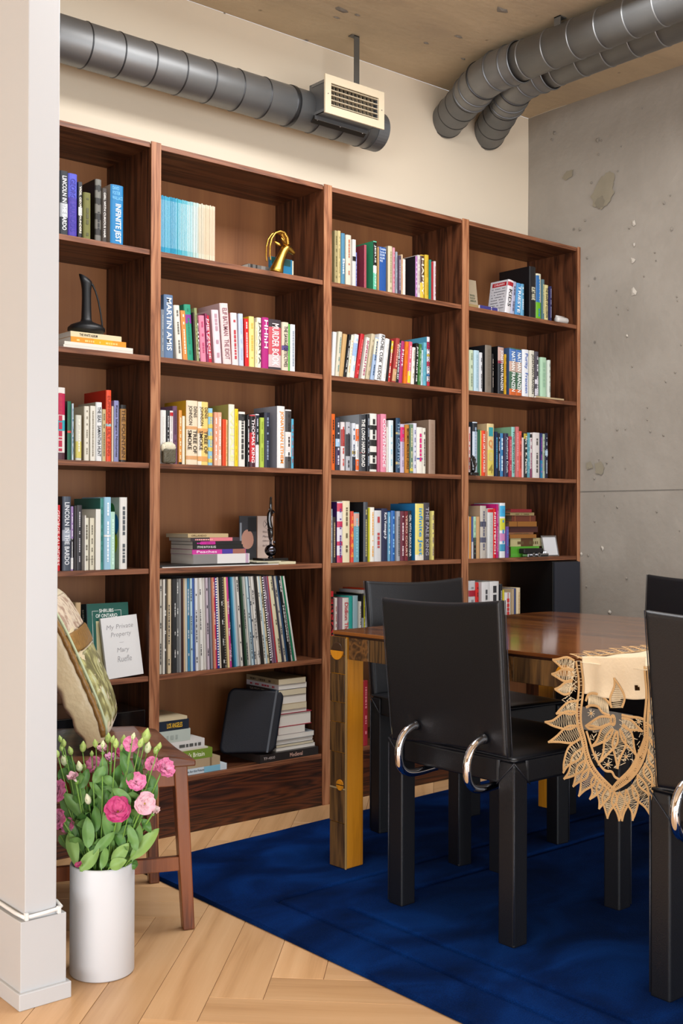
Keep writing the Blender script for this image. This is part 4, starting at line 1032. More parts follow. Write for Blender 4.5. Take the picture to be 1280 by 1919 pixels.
# second bay bottom shelf
z = SZ[6]+.0003; g3 = 'books stacked at the left of the bottom shelf'
D = [(2.238, .0205, '#dce8f0', 'white pale blue book at the bottom of the left stack, bottom shelf', 'Strategies for the Future', '#26303c', (.30, .66), ((.66, .9, '#8cc8e0'),)),
     (2.210, .029, '#bda684', 'tan cloth book second from the bottom of the left stack', None, '', (.1, .9), ((.83, .86, '#8c7454'),)),
     (2.178, .033, '#7f9c36', 'olive green book in the left stack with white lettering', "Writer's Britain", '#e8ecd0', (.32, .85), ()),
     (2.160, .005, '#e2dcc8', 'thin cream pamphlet on the green book of the left stack', None, '', (.1, .9), ()),
     (2.146, .030, '#e8e6e2', 'white book in the middle of the left stack, bottom shelf', '~', '#50504e', (.45, .92), ()),
     (2.089, .040, '#c5d0c6', 'thick pale green grey book below the navy one', '~', '#9aa49c', (.25, .6), ()),
     (2.083, .033, '#1d2838', 'navy book with yellow lettering near the top of the left stack', 'LOS ANGELES', '#e8b82c', (.28, .78), ()),
     (2.076, .010, '#d8c8a4', 'cream edged brown covered book on top of the left stack', None, '', (.1, .9), ())]
for (b_, h, c, lb, ti, tcx, TT, bd) in D:
    flat_book(1.962+rb.uniform(0, .002), b_, 3.276, 3.43, z, z+h, c, lb, title=ti, tcol=tcx, T=TT, group=g3, bands=bd, page=mat('brown_cover_top', '#5a4030', .5) if 'brown' in lb else None); z += h+.0003
z = SZ[6]+.0003
lbx = flat_book(2.375, 2.640, 3.268, 3.52, z, z+.029, '#2c2624', 'flat dark box-like book under the right stack and navy portfolio', title='Medieval', tcol='#c8a090', T=(.5, .72), page=mat('dark_box_side', '#3a3230', .5))
text('spine_lettering', 'TP-4800', ink('#a89c98'), (2.39, 3.2669, z+.010), (1, 0, 0), (0, 0, 1), .05, .010, lbx)
g4 = 'books stacked at the right of the bottom shelf'
z += .0293
D = [(2.637, .012, '#d8d4cc', 'white lowest book of the right stack above the dark box', 0, '#3a3838', None),
     (2.630, .010, '#3c3c3e', 'black and white chequered book low in the right stack', 0, '#e8e8e8', '~'),
     (2.628, .006, '#dad8d4', 'thin white book low in the right stack', 0, '#888', None),
     (2.630, .010, '#e2e0da', 'white paperback in the lower half of the right stack', 0, '#777777', None),
     (2.632, .018, '#8c98a0', 'grey blue book in the lower half of the right stack', 0, '#777777', None),
     (2.590, .027, '#d8b8b4', 'white book with a pinkish cover under the red hardback', 0, '#777777', None),
     (2.622, .048, '#a02838', 'thick red hardback in the middle of the right stack', 1, '#777777', None),
     (2.600, .012, '#ded8e0', 'white book directly on the red hardback', 0, '#777777', None),
     (2.598, .022, '#b08a58', 'tan paged book in the upper half of the right stack', 0, '#777777', None),
     (2.596, .030, '#d9c49c', 'yellow ended white book with dark marks, right stack', 0, '#4a3c28', '~'),
     (2.594, .022, '#23262a', 'black lettered book third from the top of the right stack', 0, '#d8d8d8', 'THE OTHER SIDE OF DAWN'),
     (2.600, .018, '#dcd6dc', 'white red-lettered book second from the top of the right stack', 0, '#b83040', '~'),
     (2.594, .020, '#a08c6c', 'tan edged dark covered book on top of the right stack', 0, '#4a3828', '~')]
for i, (b_, h, c, lb, hd, tcx, ti) in enumerate(D):
    j = rb.uniform(-.004, .004); x0_ = 2.468+j+(-.01 if i < 5 else 0)
    pgm = PAGEW if i in (0, 2, 3, 4, 5, 6, 7, 9, 11) else PAGE
    o = flat_book(x0_, b_, 3.285+j, 3.285+j+.20, z, z+h, c, lb, spine='left', title=ti, tcol=tcx, T=(.12, .88), group=g4, page=pgm, hard=bool(hd))
    if i == 9: MB().box(-.0008, 0, .14, .2, .0003, h-.0003).build('spine_band', cmat('#d8923a'), o, local=True)
    if i == 10: MB().box(-.0007, 0, .0, .05, .0003, h-.0003).build('spine_band', cmat('#2c5468'), o, local=True)
    z += h+.0003
# leaning navy portfolio
c = [on(447, 1303, Y=3.36), on(520, 1315, Y=3.295), on(491, 1412, Y=3.255), on(422, 1392, Y=3.33)]
c = [Vector((2.335, 3.405, .447)), Vector((2.497, 3.288, .432)), Vector((2.435, 3.262, .222)), Vector((2.268, 3.372, .222))]
ex = (c[1]-c[0]); nrm = (c[3]-c[0]).cross(c[1]-c[0]).normalized()
if nrm.y > 0: nrm = -nrm
NAVY = mat('navy_leather', '#070c19', .5, bump=.2, bscale=300, spec=.3)
pt = thing('zip_portfolio', 'navy leather zip portfolio leaning against the right book stack', 'portfolio', c[3])
def slab(c, inset, off, th, m, name, bev):
    def q(u, v): return c[3]*(1-u)*(1-v)+c[2]*u*(1-v)+c[0]*(1-u)*v+c[1]*u*v
    poly = []
    for (cu_, cv_, a0) in ((1-inset, inset, -90), (1-inset, 1-inset, 0), (inset, 1-inset, 90), (inset, inset, 180)):
        for k in range(7):
            a = R(a0+k*15); poly.append(q(cu_+inset*math.cos(a), cv_+inset*math.sin(a)))
    return MB().prism([p+nrm*off for p in poly], nrm*th).build(name, m, pt, bevel=bev, seg=3)
slab(c, .13, -.010, .030, NAVY, 'leather_case', .008)
b = MB(); dn = (c[3]-c[0])
for f0 in (.86,): b.ribbon([c[0].lerp(c[1], f0)+nrm*.0212+dn*.0, c[3].lerp(c[2], f0)+nrm*.0212], .007, nrm)
b.build('zip_tape', mat('zip_grey', '#4c535c', .35, .5), pt)

# first bay lower shelves
z = SZ[5]+.0003
sb = thing('book', 'dark green hardback with a framed white title facing outward, first bay fifth shelf', 'book', (1.724, 3.300, z), rot=Matrix.Rotation(R(-5), 3, 'X'))
G = cmat('#0f5f52'); G2 = cmat('#143640')
MB().box(0, .150, 0, .0025, 0, .243).box(0, .150, .046, .0485, 0, .243).build('cover', G, sb, bevel=.001, local=True)
MB().box(-.0015, 0.002, 0, .0485, 0, .243).build('spine', G2, sb, bevel=.0008, local=True)
MB().box(.002, .146, .0026, .0459, .002, .240).build('page_block', PAGEW, sb, local=True)
TW = ink('#e9efe9')
def loc_text(txt, m, x, zz_, wd, hh, par, y=-.0006, bold=.012, shear=0):
    o = text('title_lettering', txt, m, (x, y, zz_), (1, 0, 0), (0, 0, 1), wd, hh, None, bold=bold, shear=shear); o.parent = par; return o
loc_text('SHRUBS', TW, .043, .213, .052, .0115, sb); loc_text('OF ONTARIO', TW, .030, .1965, .078, .012, sb)
fb = MB()
for a in (((.018, .205), (.018, .02)), ((.018, .2185), (.040, .2185)), ((.098, .2185), (.122, .2185)), ((.122, .2185), (.122, .02))):
    fb.ribbon([(a[0][0], -.0005, a[0][1]), (a[1][0], -.0005, a[1][1])], .0011, (0, -1, 0))
fb.ribbon([(.018, -.0005, .2185), (.018, -.0005, .18)], .0011, (0, -1, 0)); fb.build('title_frame', TW, sb, local=True)
MB().box(.030, .112, -.0005, 0, .02, .186).build('cover_picture', cmat('#d8cfa0'), sb, local=True)
tx = text('spine_lettering', 'SHRUBS OF ONTARIO', TW, (0, 0, 0), (1, 0, 0), (0, 1, 0), .17, .011, None, bold=0)
for v in tx.data.vertices: v.co = Vector((-.0022, .018+(.011-v.co.y), .225-v.co.x))
tx.parent = sb
wb = thing('book', 'white grey-lettered paperback leaning in front of the green hardback', 'book', (1.772, 3.270, z), rot=(Matrix.Rotation(R(-8), 3, 'X') @ Matrix.Rotation(R(3.5), 3, 'Y').inverted()))
box('cover', cmat('#eeedeb'), 0, .133, 0, .011, .0, .197, wb, bevel=.0006, local=True)
GL = ink('#9a989a')
for tx_, x_, z_, w_ in (('My Private', .017, .153, .098), ('Property', .030, .128, .075), ('Mary', .046, .077, .045), ('Ruefle', .044, .050, .052)): loc_text(tx_, GL, x_, z_, w_, .019, wb, bold=-.004, shear=.18)
MB().box(.058, .074, -.0005, 0, .112, .1128).build('title_rule', GL, wb, local=True)
tb = thing('turntable', 'black turntable with a smoked cover on the bottom shelf behind the wooden chair', 'turntable', (1.60, 3.27, SZ[6]))
box('base', SOOT, 1.56, 1.905, 3.255, 3.52, SZ[6]+.012, SZ[6]+.075, tb, bevel=.004)
for (x, y) in ((1.59, 3.28), (1.87, 3.28), (1.59, 3.49), (1.87, 3.49)): MB().lathe([(.014, 0), (.014, .013)], 16, (x, y, SZ[6]+.0003)).build('foot', SOOT, tb)
MB().lathe([(.12, .0755), (.12, .086)], 40, (1.72, 3.39, SZ[6])).build('platter', mat('platter', '#3a3a3e', .3, .6), tb)
box('smoked_cover', GLOSSB, 1.562, 1.903, 3.256, 3.515, SZ[6]+.087, SZ[6]+.245, tb, bevel=.003)
box('arm_lamp', mat('green_label', '#1c7a52', .5), 1.66, 1.668, 3.2545, 3.2556, SZ[6]+.15, SZ[6]+.165, tb)

# third bay: nothing lies flat.  fourth bay ornaments
z = SZ[1]+.0003
cdm = thing('booklet', 'small beige booklet with its printed cover facing out, fourth bay top shelf', 'booklet', (on(879, 566, Y=3.335).x, 3.335, z+.0125), rot=Matrix.Rotation(R(-7), 3, 'X'))
box('cover', cmat('#b7a489'), 0, .058, 0, .006, 0, .125, cdm, bevel=.0005, local=True)
for k, tt in enumerate(('WOODS', 'CLOUDS', 'LANDSCAPE')): loc_text(tt, ink('#2c4a34'), .012, .052-k*.012, .03+(.006 if k == 2 else 0), .0085, cdm, bold=.02)
flat_book(3.425, 3.500, 3.272, 3.42, z, z+.012, '#a58b5c', 'tan book lying under the beige booklet, fourth bay', hard=True)
flat_book(3.502, 3.620, 3.268, 3.345, z, z+.0135, '#dcd6d8', 'white and blue book lying flat in front of the tilted red-titled book', title='~', tcol='#3a3880', T=(.05, .95), bands=((.02, .6, '#3c3880'), (.66, .95, '#3c3880')))
sc_ = thing('marble_scroll', 'small white marble scroll ornament at the right end of the fourth bay top shelf', 'ornament', (4.07, 3.285, z))
MARB = mat('white_marble', '#c9c4be', .35, var=.08, vscale=30)
MB().tube([(4.025, 3.285, z+.015), (4.03, 3.285, z+.015), (4.09, 3.285, z+.015), (4.098, 3.285, z+.015)], [.013, .0148, .0148, .012], 20).build('roll', MARB, sc_, smooth=True)
MB().tube([(4.03, 3.292, z+.030), (4.085, 3.292, z+.030)], .0055, 14).build('upper_roll', MARB, sc_, smooth=True)
flat_book(3.86, 4.05, 3.262, 3.2745, SZ[2]+.0003, SZ[2]+.007, '#cdb389', 'thin cream strip of a booklet lying before the mint green book, fourth bay', cat='booklet', name='booklet')
z = SZ[3]+.0003
hd_ = thing('hand_figurine', 'small black carved hand figurine at the left of the fourth bay third shelf', 'figurine', (3.452, 3.257, z))
box('base', GLOSSB, 3.430, 3.478, 3.246, 3.270, z, z+.012, hd_, bevel=.002)
F0 = (3.455, 3.258, z+.010)
skinned('hand', rel(F0, [(0, 0, 0), (0, 0, .018), (0, 0, .034), (-.012, 0, .050), (-.013, 0, .066), (-.004, 0, .054), (-.004, 0, .074), (.004, 0, .053), (.005, 0, .070), (.011, 0, .048), (.013, 0, .062), (.014, 0, .030), (.019, 0, .044)]),
        [(0, 1), (1, 2), (2, 3), (3, 4), (2, 5), (5, 6), (2, 7), (7, 8), (2, 9), (9, 10), (1, 11), (11, 12)], [.011, .010, .011, .0045, .004, .0045, .004, .0045, .004, .004, .0035, .0045, .004], GLOSSB, hd_)
# fourth shelf: old leather books, green box, camera, picture frame
z = SZ[4]+.0003; g5 = 'old books stacked in the fourth bay'
D = [(3.735, 3.925, .046, '#5cae34', 'bright green box-like book at the bottom of the old book stack', ()),
     (3.735, 3.965, .036, '#a89a68', 'thick half-bound book with cream ends above the green one', ((0, .30, '#c8bc88'), (.30, .66, '#5e3c20'), (.66, 1, '#b8ac80'))),
     (3.728, 3.905, .016, '#a0682c', 'light brown old book low in the old book stack', ()),
     (3.728, 3.890, .009, '#8a5a3c', 'thin brown old book in the lower half of the stack', ()),
     (3.735, 3.920, .025, '#4a2220', 'dark maroon leather book in the middle of the old stack', ()),
     (3.725, 3.905, .022, '#9c6428', 'tan leather book with a torn corner in the old stack', ((.28, .30, '#6c4018'),)),
     (3.745, 3.905, .026, '#6c3424', 'reddish brown leather book in the upper old stack', ((.12, .16, '#8c5030'), (.75, .79, '#8c5030'))),
     (3.735, 3.892, .013, '#a08c60', 'khaki old book second from the top of the old stack', ()),
     (3.735, 3.872, .014, '#8c1c28', 'red cloth book on top of the old book stack', ())]
OLDP = mat('browned_pages', '#6a5640', .85, bump=.4, bscale=600)
for (a, b_, h, c_, lb, bd) in D:
    flat_book(a+rb.uniform(-.003, .003), b_, 3.300+rb.uniform(-.004, .004), 3.46, z, z+h, c_, lb, page=OLDP, hard=True, group=g5, bands=bd, title='~' if 'khaki' in lb or 'half' in lb else None, tcol='#5c4c2c', T=(.2, .8)); z += h+.0003
z = SZ[4]+.0003
cm = thing('camera', 'silver and black vintage camera in front of the green book', 'camera', (3.85, 3.27, z))
SIL = mat('satin_silver', '#b8b8bc', .22, 1)
box('camera_body', SIL, 3.795, 3.935, 3.252, 3.284, z, z+.016, cm, bevel=.003); box('top_plate', SOOT, 3.775, 3.905, 3.256, 3.288, z+.0162, z+.038, cm, bevel=.004)
box('leather_strip', SOOT, 3.80, 3.93, 3.2512, 3.252, z+.003, z+.009, cm)
for (x, r_) in ((3.825, .009), (3.862, .010)):
    MB().tube([(x, 3.252, z+.010), (x, 3.245, z+.010), (x, 3.244, z+.010)], [r_, r_, r_*.6], 20).build('lens', SIL, cm, smooth=False); MB().tube([(x, 3.2445, z+.010), (x, 3.2435, z+.010)], r_*.5, 16).build('lens_glass', GLOSSB, cm)
for (x, r_) in ((3.915, .009), (3.93, .006)): MB().lathe([(r_, .016), (r_, .024), (r_*.7, .026)], 14, (x, 3.268, z)).build('dial', SIL, cm)
pfm = thing('picture_frame', 'small silver picture frame with a blank white picture at the stack end', 'picture frame', (3.985, 3.275, z), rot=(Matrix.Rotation(R(-12), 3, 'X')))
for (a, b_, c_, d_) in ((-.052, -.045, 0, .095), (.045, .052, 0, .095), (-.045, .045, 0, .007), (-.045, .045, .088, .095)): box('frame_bar', SIL, a, b_, 0, .007, c_, d_, pfm, bevel=.0015, local=True)
box('picture', cmat('#e8e8ea'), -.045, .045, .003, .005, .007, .088, pfm, local=True)
MB().add([(-.01, .006, .07), (.01, .006, .07), (.01, .032, .006), (-.01, .032, .006)], [(0, 1, 2, 3)]).build('easel_back', SOOT, pfm, local=True)
# loudspeaker cabinet filling the right of the fifth shelf
sp = thing('loudspeaker', 'black loudspeaker cabinet standing forward on the fifth shelf of the right bay', 'loudspeaker', (4.03, 3.24, SZ[5]))
box('cabinet', mat('black_speaker_wood', '#0b0b0c', .35), 3.960, 4.138, 3.250, 3.50, SZ[5]+.0003, SZ[5]+.331, sp, bevel=.002)
box('front_grille', mat('blue_black_grille_cloth', '#23252f', .8, bump=.3, bscale=900), 3.963, 4.135, 3.236, 3.249, SZ[5]+.003, SZ[5]+.328, sp, bevel=.003)

# ================================================================ dining table
TZ = .722; TR = R(3)
tbl = thing('dining_table', 'dark dining table with a glossy brown top and patchwork block apron and legs', 'table', (2.19, 2.655, 0), rz=TR)
TWD, TLN = 1.10, 2.2        # local: x across, -y along
poly = [(0.012, -.0), (.30, -.0), (TWD-.10, -.0), (TWD-.02, -.012), (TWD, -.08), (TWD, -TLN), (0, -TLN), (0, -.012)]
MB().prism([(x, y, TZ-.010) for x, y in poly], (0, 0, .010)).build('tabletop', W_TOP, tbl, bevel=.0015, local=True)
MB().prism([(x+.003*(1 if x < .5 else -1), y-.002, TZ-.0155) for x, y in poly], (0, 0, .0055)).build('top_edge_board', mat('dark_edge_board', '#2a150d', .3), tbl, local=True)  # thin board under the top, dark brown in its own colour
AZ0, AZ1 = .640, TZ-.0156
seamm = mat('pale_block_seam', '#8f7a58', .6)
rt = random.Random(21)
def blocks_x(x, y0, y1, face=-1, z0=AZ0, z1=AZ1, name='apron_block'):
    """apron along y facing -x"""
    y = y0
    while y > y1+.01:
        w_ = min(rt.choice((.06, .085, .12, .16, .2)), y-y1)
        spl = rt.random() < .35
        zs = [(z0, z1)] if not spl else [(z0, z0+(z1-z0)*.5), (z0+(z1-z0)*.5, z1)]
        for (a, b_) in zs:
            p = rt.uniform(0, .003)
            o = box(name, W_BLOCKH if rt.random() < .5 else W_BLOCK, x-p if face < 0 else x-.02, x+.02 if face < 0 else x+p, y-w_+.0009, y-.0009, a+.0007, b_-.0007, tbl, bevel=.0015, local=True)
        box('block_seam', seamm, x+.0003, x+.01, y-w_-.0012, y-w_+.0012, z0+.002, z1-.002, tbl, local=True)
        y -= w_
blocks_x(.004, -.077, -TLN+.077)
def half_disc(x, y, z, r, up, m, name, th=.004, ax='x'):
    a0 = 0 if up else 180; P = []
    for k in range(13):
        a = R(a0+k*15); u = r*math.cos(a); v = r*math.sin(a); P.append((x, y+u, z+v) if ax == 'x' else (x+u, y, z+v))
    return MB().prism(P, (-th, 0, 0) if ax == 'x' else (0, -th, 0)).build(name, m, tbl, bevel=.001, local=True)
half_disc(.003, -.86, .672, .028, True, W_AMBER, 'half_moon_inlay', .005)
half_disc(.003, -.86, .671, .028, False, mat('dark_inlay', '#3a2412', .4), 'half_moon_inlay', .005)
for y in (0.0, -TLN+.02): box('end_rail', W_BLOCKH, .075, TWD-.075, y-.022, y-.002, AZ0, AZ1, tbl, local=True)
box('side_rail', W_BLOCKH, TWD-.024, TWD-.004, -TLN+.077, -.077, AZ0, AZ1, tbl, local=True)
def leg(x, y, detailed):
    s = .072
    box('leg', W_AMBER, x+.002, x+s, y-s, y-.002, .0145, AZ1, tbl, bevel=.003, local=True)
    if not detailed: return
    z = .0148; hs = [.135, .10, .005, .105, .09, .06, .085, .055, .062]
    for i, h in enumerate(hs):
        zz2 = min(z+h, AZ1)
        if h > .02:
            box('leg_block', W_BLOCK, x-.002-rt.uniform(0, .002), x+.0018, y-s+.004, y-.003, z+.001, zz2-.001, tbl, bevel=.0012, local=True)
        else:
            box('leg_strip', seamm, x-.003, x+.0018, y-s+.003, y-.003, z, zz2, tbl, local=True)
        z = zz2
    # pale ragged corner seam
    box('corner_seam', mat('rubbed_edge', '#9a7a48', .5), x-.0022, x+.003, y-s-.0012, y-s+.0035, .014, AZ1-.004, tbl, bevel=.001, local=True)
    half_disc(x-.003, y-.036, .665, .024, True, MC['dark_inlay'], 'half_moon_inlay')
    half_disc(x-.003, y-.036, .664, .027, False, W_AMBER, 'half_moon_inlay', .005)
    half_disc(x-.003, y-.050, .265, .015, True, W_AMBER, 'knot_inlay'); half_disc(x-.003, y-.050, .262, .015, False, W_AMBER, 'knot_inlay')
leg(0, 0, True); leg(TWD-.074, 0, False); leg(0, -TLN+.074, False); leg(TWD-.074, -TLN+.074, False)

# ================================================================ leather chairs
def smoothstep(t): return t*t*(3-2*t)
def leather_chair(loc, rz, label, roll=0, drop=0):
    """origin: floor under the middle of the rear edge, facing +x"""
    t = thing('leather_chair', label, 'chair', loc, rz=rz, group='black leather dining chairs')
    LW = .052; RW, FW = .222, .232; DP = .472
    def qleg(x0, y0, x1, y1, nm):
        m = MB(); r = []
        for z, e in ((.0, .0), (.012, 0), (.395, 0), (.43, .0), (.452, -.004)):
            r.append([(x0-e, y0-e, z), (x1+e, y0-e, z), (x1+e, y1+e, z), (x0-e, y1+e, z)])
        return m.loft(r).build('leg', LEATHER, t, bevel=.005, seg=3, local=True)
    for s in (-1, 1):
        for x0, wy in ((0, RW), (DP-LW, FW)):
            y1 = s*wy; y0 = s*(wy-LW); qleg(x0, min(y0, y1), x0+LW, max(y0, y1), s)
            # raised corner seam down the outer edge
            cx_ = x0 if x0 == 0 else x0+LW
            MB().tube([(cx_+(.0006 if x0 else -.0006)*0, s*wy, .01), (cx_, s*wy, .2), (cx_, s*wy, .44)], .0022, 6).build('leg_seam', LEATHER2, t, smooth=True, local=True)
    # seat rails
    def rail(p, q, w_, nm='seat_rail'):
        p, q = Vector(p), Vector(q); d = (q-p).normalized(); n = Vector((-d.y, d.x, 0))*w_/2; r = []
        for f in (0, .15, .5, .85, 1):
            c = p.lerp(q, f); sag = .004*math.sin(math.pi*f)
            r.append([c-n+Vector((0, 0, .394)), c+n+Vector((0, 0, .394)), c+n+Vector((0, 0, .458-sag)), c-n+Vector((0, 0, .458-sag))])
        return MB().loft(r).build(nm, LEATHER, t, bevel=.008, seg=3, local=True, smooth=False)
    rail((.026, -RW+LW, 0), (.026, RW-LW, 0), .044); rail((DP-.026, -FW+LW, 0), (DP-.026, FW-LW, 0), .044)
    for s in (-1, 1): rail((LW, s*(RW-.026), 0), (DP-LW, s*(FW-.026), 0), .044)
    # seat hide
    def seatf(u, v):
        x = .002+(DP-.004)*u; hw = (RW+(FW-RW)*u)-.002; y = -hw+2*hw*v
        e = min(u, 1-u, v, 1-v)*2; return (x, y, .459-.016*smoothstep(min(1, e*1.4))+(.0 if e > .04 else -.003*(1-e/.04)))
    m = MB().grid(24, 24, seatf); m.build('seat', LEATHER, t, smooth=True, local=True, solid=.006)
    # mitred corner welts
    for s in (-1, 1):
        for (dx, dy) in ((.06, 0), (0, -s*.055)):
            MB().tube([(.0-.001*(dy != 0), s*(RW+.0005), .452), (.0+dx*.5-.001*(dy != 0), s*(RW+.0005*(dx != 0))+dy*.5, .423), (dx-.001*(dy != 0), s*(RW+.0005*(dx != 0))+dy, .394)], .0016, 6).build('corner_welt', LEATHER2, t, smooth=True, local=True)
    # back panel: slightly hollow sheet, top edge dips to one side
    Z0, Z1, th = .466, .852, .026
    def bp_(u, v, side):
        y = (-1+2*u)*(.203+.006*v)-.008; x = -.004-.035*v+.014*math.cos((u-.5)*math.pi)*(.4+.6*v)
        z = Z0+(Z1-Z0)*v-(.010*math.sin(math.pi*u)*v)+.006*(1-v)*math.sin(math.pi*u)-roll*u-drop
        ed = min(u, 1-u)*.44; ez = min(v, 1-v)*.39; r_ = .010
        k = min(ed, ez); tt = th/2*(math.sqrt(max(0, 1-(1-min(1, k/r_))**2))*.75+.25)
        dim = 0
        if side < 0:
            for yy in (-.140, .100):
                dd = math.hypot(y-yy, z-.502); dim += .006*math.exp(-(dd/.022)**2)
        return (x+side*tt+dim, y, z)
    us = 40
    def warp(t_): # cluster samples near the rim
        return t_ if 0 else .5-.5*math.cos(math.pi*t_)
    m = MB(); nu, nv = 44, 44
    m.grid(nu, nv, lambda u, v: bp_(warp(u), warp(v), -1)); m.grid(nu, nv, lambda u, v: bp_(warp(u), warp(v), 1))
    rim = [(i/nu, 0) for i in range(nu)]+[(1, i/nv) for i in range(nv)]+[(1-i/nu, 1) for i in range(nu)]+[(0, 1-i/nv) for i in range(nv)]
    m.loft([[bp_(warp(a), warp(b_), sd) for a, b_ in rim] for sd in (-1, 1)], cap=False)
    o = m.build('backrest', LEATHER, t, smooth=True, local=True)
    bm = bmesh.new(); bm.from_mesh(o.data); bmesh.ops.remove_doubles(bm, verts=bm.verts, dist=.0002); bmesh.ops.recalc_face_normals(bm, faces=bm.faces); bm.to_mesh(o.data); bm.free(); o.data.shade_smooth()
    for s in (0, 1):
        for off in (-.009, .009):
            MB().tube([tuple(Vector(bp_(s, k/12, 0))+Vector((off, (.001 if s else -.001), 0))) for k in range(13)], .0013, 6).build('backrest_welt', LEATHER2, t, smooth=True, local=True)
    # chrome hoops joining back and seat
    for yy in (-.140, .100):
        P = []
        c0 = (-.012, .500); 
        ctrl = [(.000, .502), (-.020, .5035), (-.045, .497), (-.066, .480), (-.078, .455), (-.080, .430), (-.074, .405), (-.058, .388), (-.035, .381), (.0, .380), (.06, .384)]
        for i in range(len(ctrl)-1):
            p0 = ctrl[max(0, i-1)]; p1 = ctrl[i]; p2 = ctrl[i+1]; p3 = ctrl[min(len(ctrl)-1, i+2)]
            for k in range(4):
                f = k/4; q = [.5*((2*p1[j])+(-p0[j]+p2[j])*f+(2*p0[j]-5*p1[j]+4*p2[j]-p3[j])*f*f+(-p0[j]+3*p1[j]-3*p2[j]+p3[j])*f**3) for j in (0, 1)]
                P.append((q[0], yy, q[1]))
        P.append((.06, yy, .384))
        MB().tube(P, .0105, 20).build('chrome_hoop', CHROME, t, smooth=True, local=True)
        MB().tube([(-.024, yy, .5035), (-.010, yy, .503)], .0125, 20).build('hoop_collar', LEATHER, t, smooth=True, local=True)
    return t
leather_chair((2.103, 2.070, .0118), R(1), 'black leather chair with its back to us at the middle of the near side', roll=.016)
leather_chair((2.125, 1.255, .0118), R(-2), 'black leather chair cut by the right edge, its hoop showing')
leather_chair((2.755, 2.835, .0118), R(-96), 'black leather chair pushed in at the far end of the table by the bookcase', drop=.014)
leather_chair((3.66, 2.36, .0118), R(178), 'black leather chair on the far side of the table by the concrete wall', drop=.014)

# ================================================================ lace runner
LINEN = mat('cream_linen', '#e3cfae', .8, var=.10, vscale=7, bump=.25, bscale=150)
TAPE = mat('ecru_lace_tape', '#c9a06c', .85, var=.08, vscale=40, bump=.4, bscale=500)
THR = mat('ecru_lace_thread', '#dcc8a4', .85)
run = thing('lace_runner', 'cream linen and ecru lace runner hanging over the near table edge', 'table runner', (2.18, 1.60, TZ))
XH = 2.19+.0*1-.028+math.sin(TR)*.9  # plane of the hanging part, just outside the apron
XH = 2.205
def hp(cx_, cy_):      # a point of the hanging lace measured on its own vertical plane
    p = on(1020+cx_/5.186, 1190+cy_/5.186, X=XH)
    wv = .006*math.sin(p.y*38+p.z*9)+.003*math.sin(p.z*50)
    wv -= .010*max(0, (TZ-.1-p.z))
    return Vector((XH+wv-.012, p.y, p.z))
rl = random.Random(9)
def crv(pts, n=8):
    P = [Vector((a, b_, 0)) for a, b_ in pts]; out = []
    for i in range(len(P)-1):
        p0 = P[max(0, i-1)]; p1 = P[i]; p2 = P[i+1]; p3 = P[min(len(P)-1, i+2)]
        for k in range(n):
            f = k/n; out.append(.5*((2*p1)+(-p0+p2)*f+(2*p0-5*p1+4*p2-p3)*f*f+(-p0+3*p1-3*p2+p3)*f**3))
    out.append(P[-1]); return [(p.x, p.y) for p in out]
NX = (-1, 0, 0)
tape, fine = MB(), MB()
def tp(pts, w_=.0062, n=8, raw=False):
    c = pts if raw else crv(pts, n); tape.ribbon([hp(*p) for p in c], w_, NX, .0007)
def th_(p, q, w_=.0011):
    fine.ribbon([hp(*p)+Vector((.0008, 0, 0)), hp(*q)+Vector((.0008, 0, 0))], w_, NX, .0004)
def leaf(b1, b2, tip, fill=True, bulge=.27, w_=.0056):
    b1, b2, tp_ = Vector(b1), Vector(b2), Vector(tip); mid = (b1+b2)/2; ax = tp_-mid; n_ = Vector((-ax.y, ax.x)).normalized()*ax.length*bulge
    if (b1-mid).dot(n_) < 0: n_ = -n_
    hk = rl.uniform(-.28, .28)
    def side(b_, sg):
        m1 = b_.lerp(tp_, .35)+n_*(sg*.62+hk*.5); m2 = b_.lerp(tp_, .74)+n_*(sg*.20+hk)
        return crv([tuple(b_), tuple(m1), tuple(m2), tuple(tp_)], 6)
    s1, s2 = side(b1, 1), side(b2, -1)
    # hooked tip
    tp(s1+[(tp_.x+ax.x*.04, tp_.y+ax.y*.04)], w_, raw=True); tp(s2, w_, raw=True)
    if fill:
        k = 0; N = max(4, int(ax.length/9)); L = len(s1)-1
        for i in range(N):
            f = (i+.3)/N*.86; a = s1[int(f*L)]; g = min(1, f+.5/N); b_ = s2[int(g*L)]; c = s1[int(min(1, f+1/N)*L)]
            th_(a, b_); th_(b_, c)
    return s1, s2
for L_ in (((330, 245), (318, 330), (135, 235)), ((318, 335), (300, 430), (115, 375)), ((295, 450), (275, 560), (145, 520)), ((345, 640), (345, 735), (170, 755)),
           ((345, 745), (352, 862), (60, 838)), ((350, 880), (372, 985), (92, 1030)), ((375, 1000), (405, 1085), (212, 1325)), ((405, 1090), (450, 1190), (215, 1388)),
           ((448, 1205), (492, 1285), (302, 1462)), ((492, 1285), (560, 1340), (372, 1550)), ((555, 1345), (600, 1400), (490, 1580)), ((595, 1395), (648, 1470), (575, 1672)),
           ((645, 1475), (700, 1512), (648, 1765)), ((700, 1520), (745, 1525), (755, 1792)), ((755, 1520), (815, 1495), (785, 1790)), ((815, 1495), (880, 1450), (898, 1782)),
           ((880, 1448), (940, 1350), (1070, 1728)), ((945, 1345), (1010, 1240), (1088, 1595)), ((1015, 1235), (1035, 1120), (1150, 1480)),
           ((1040, 1100), (1050, 1000), (1240, 1330)), ((1050, 980), (1050, 870), (1290, 1130)), ((1045, 860), (1045, 740), (1320, 900)), ((1045, 730), (1040, 620), (1310, 760))):
    leaf(*L_)
inner = [(385, 250), (388, 420), (385, 620), (378, 760), (380, 880), (410, 990), (455, 1120), (520, 1240), (590, 1345), (650, 1425), (705, 1500)]
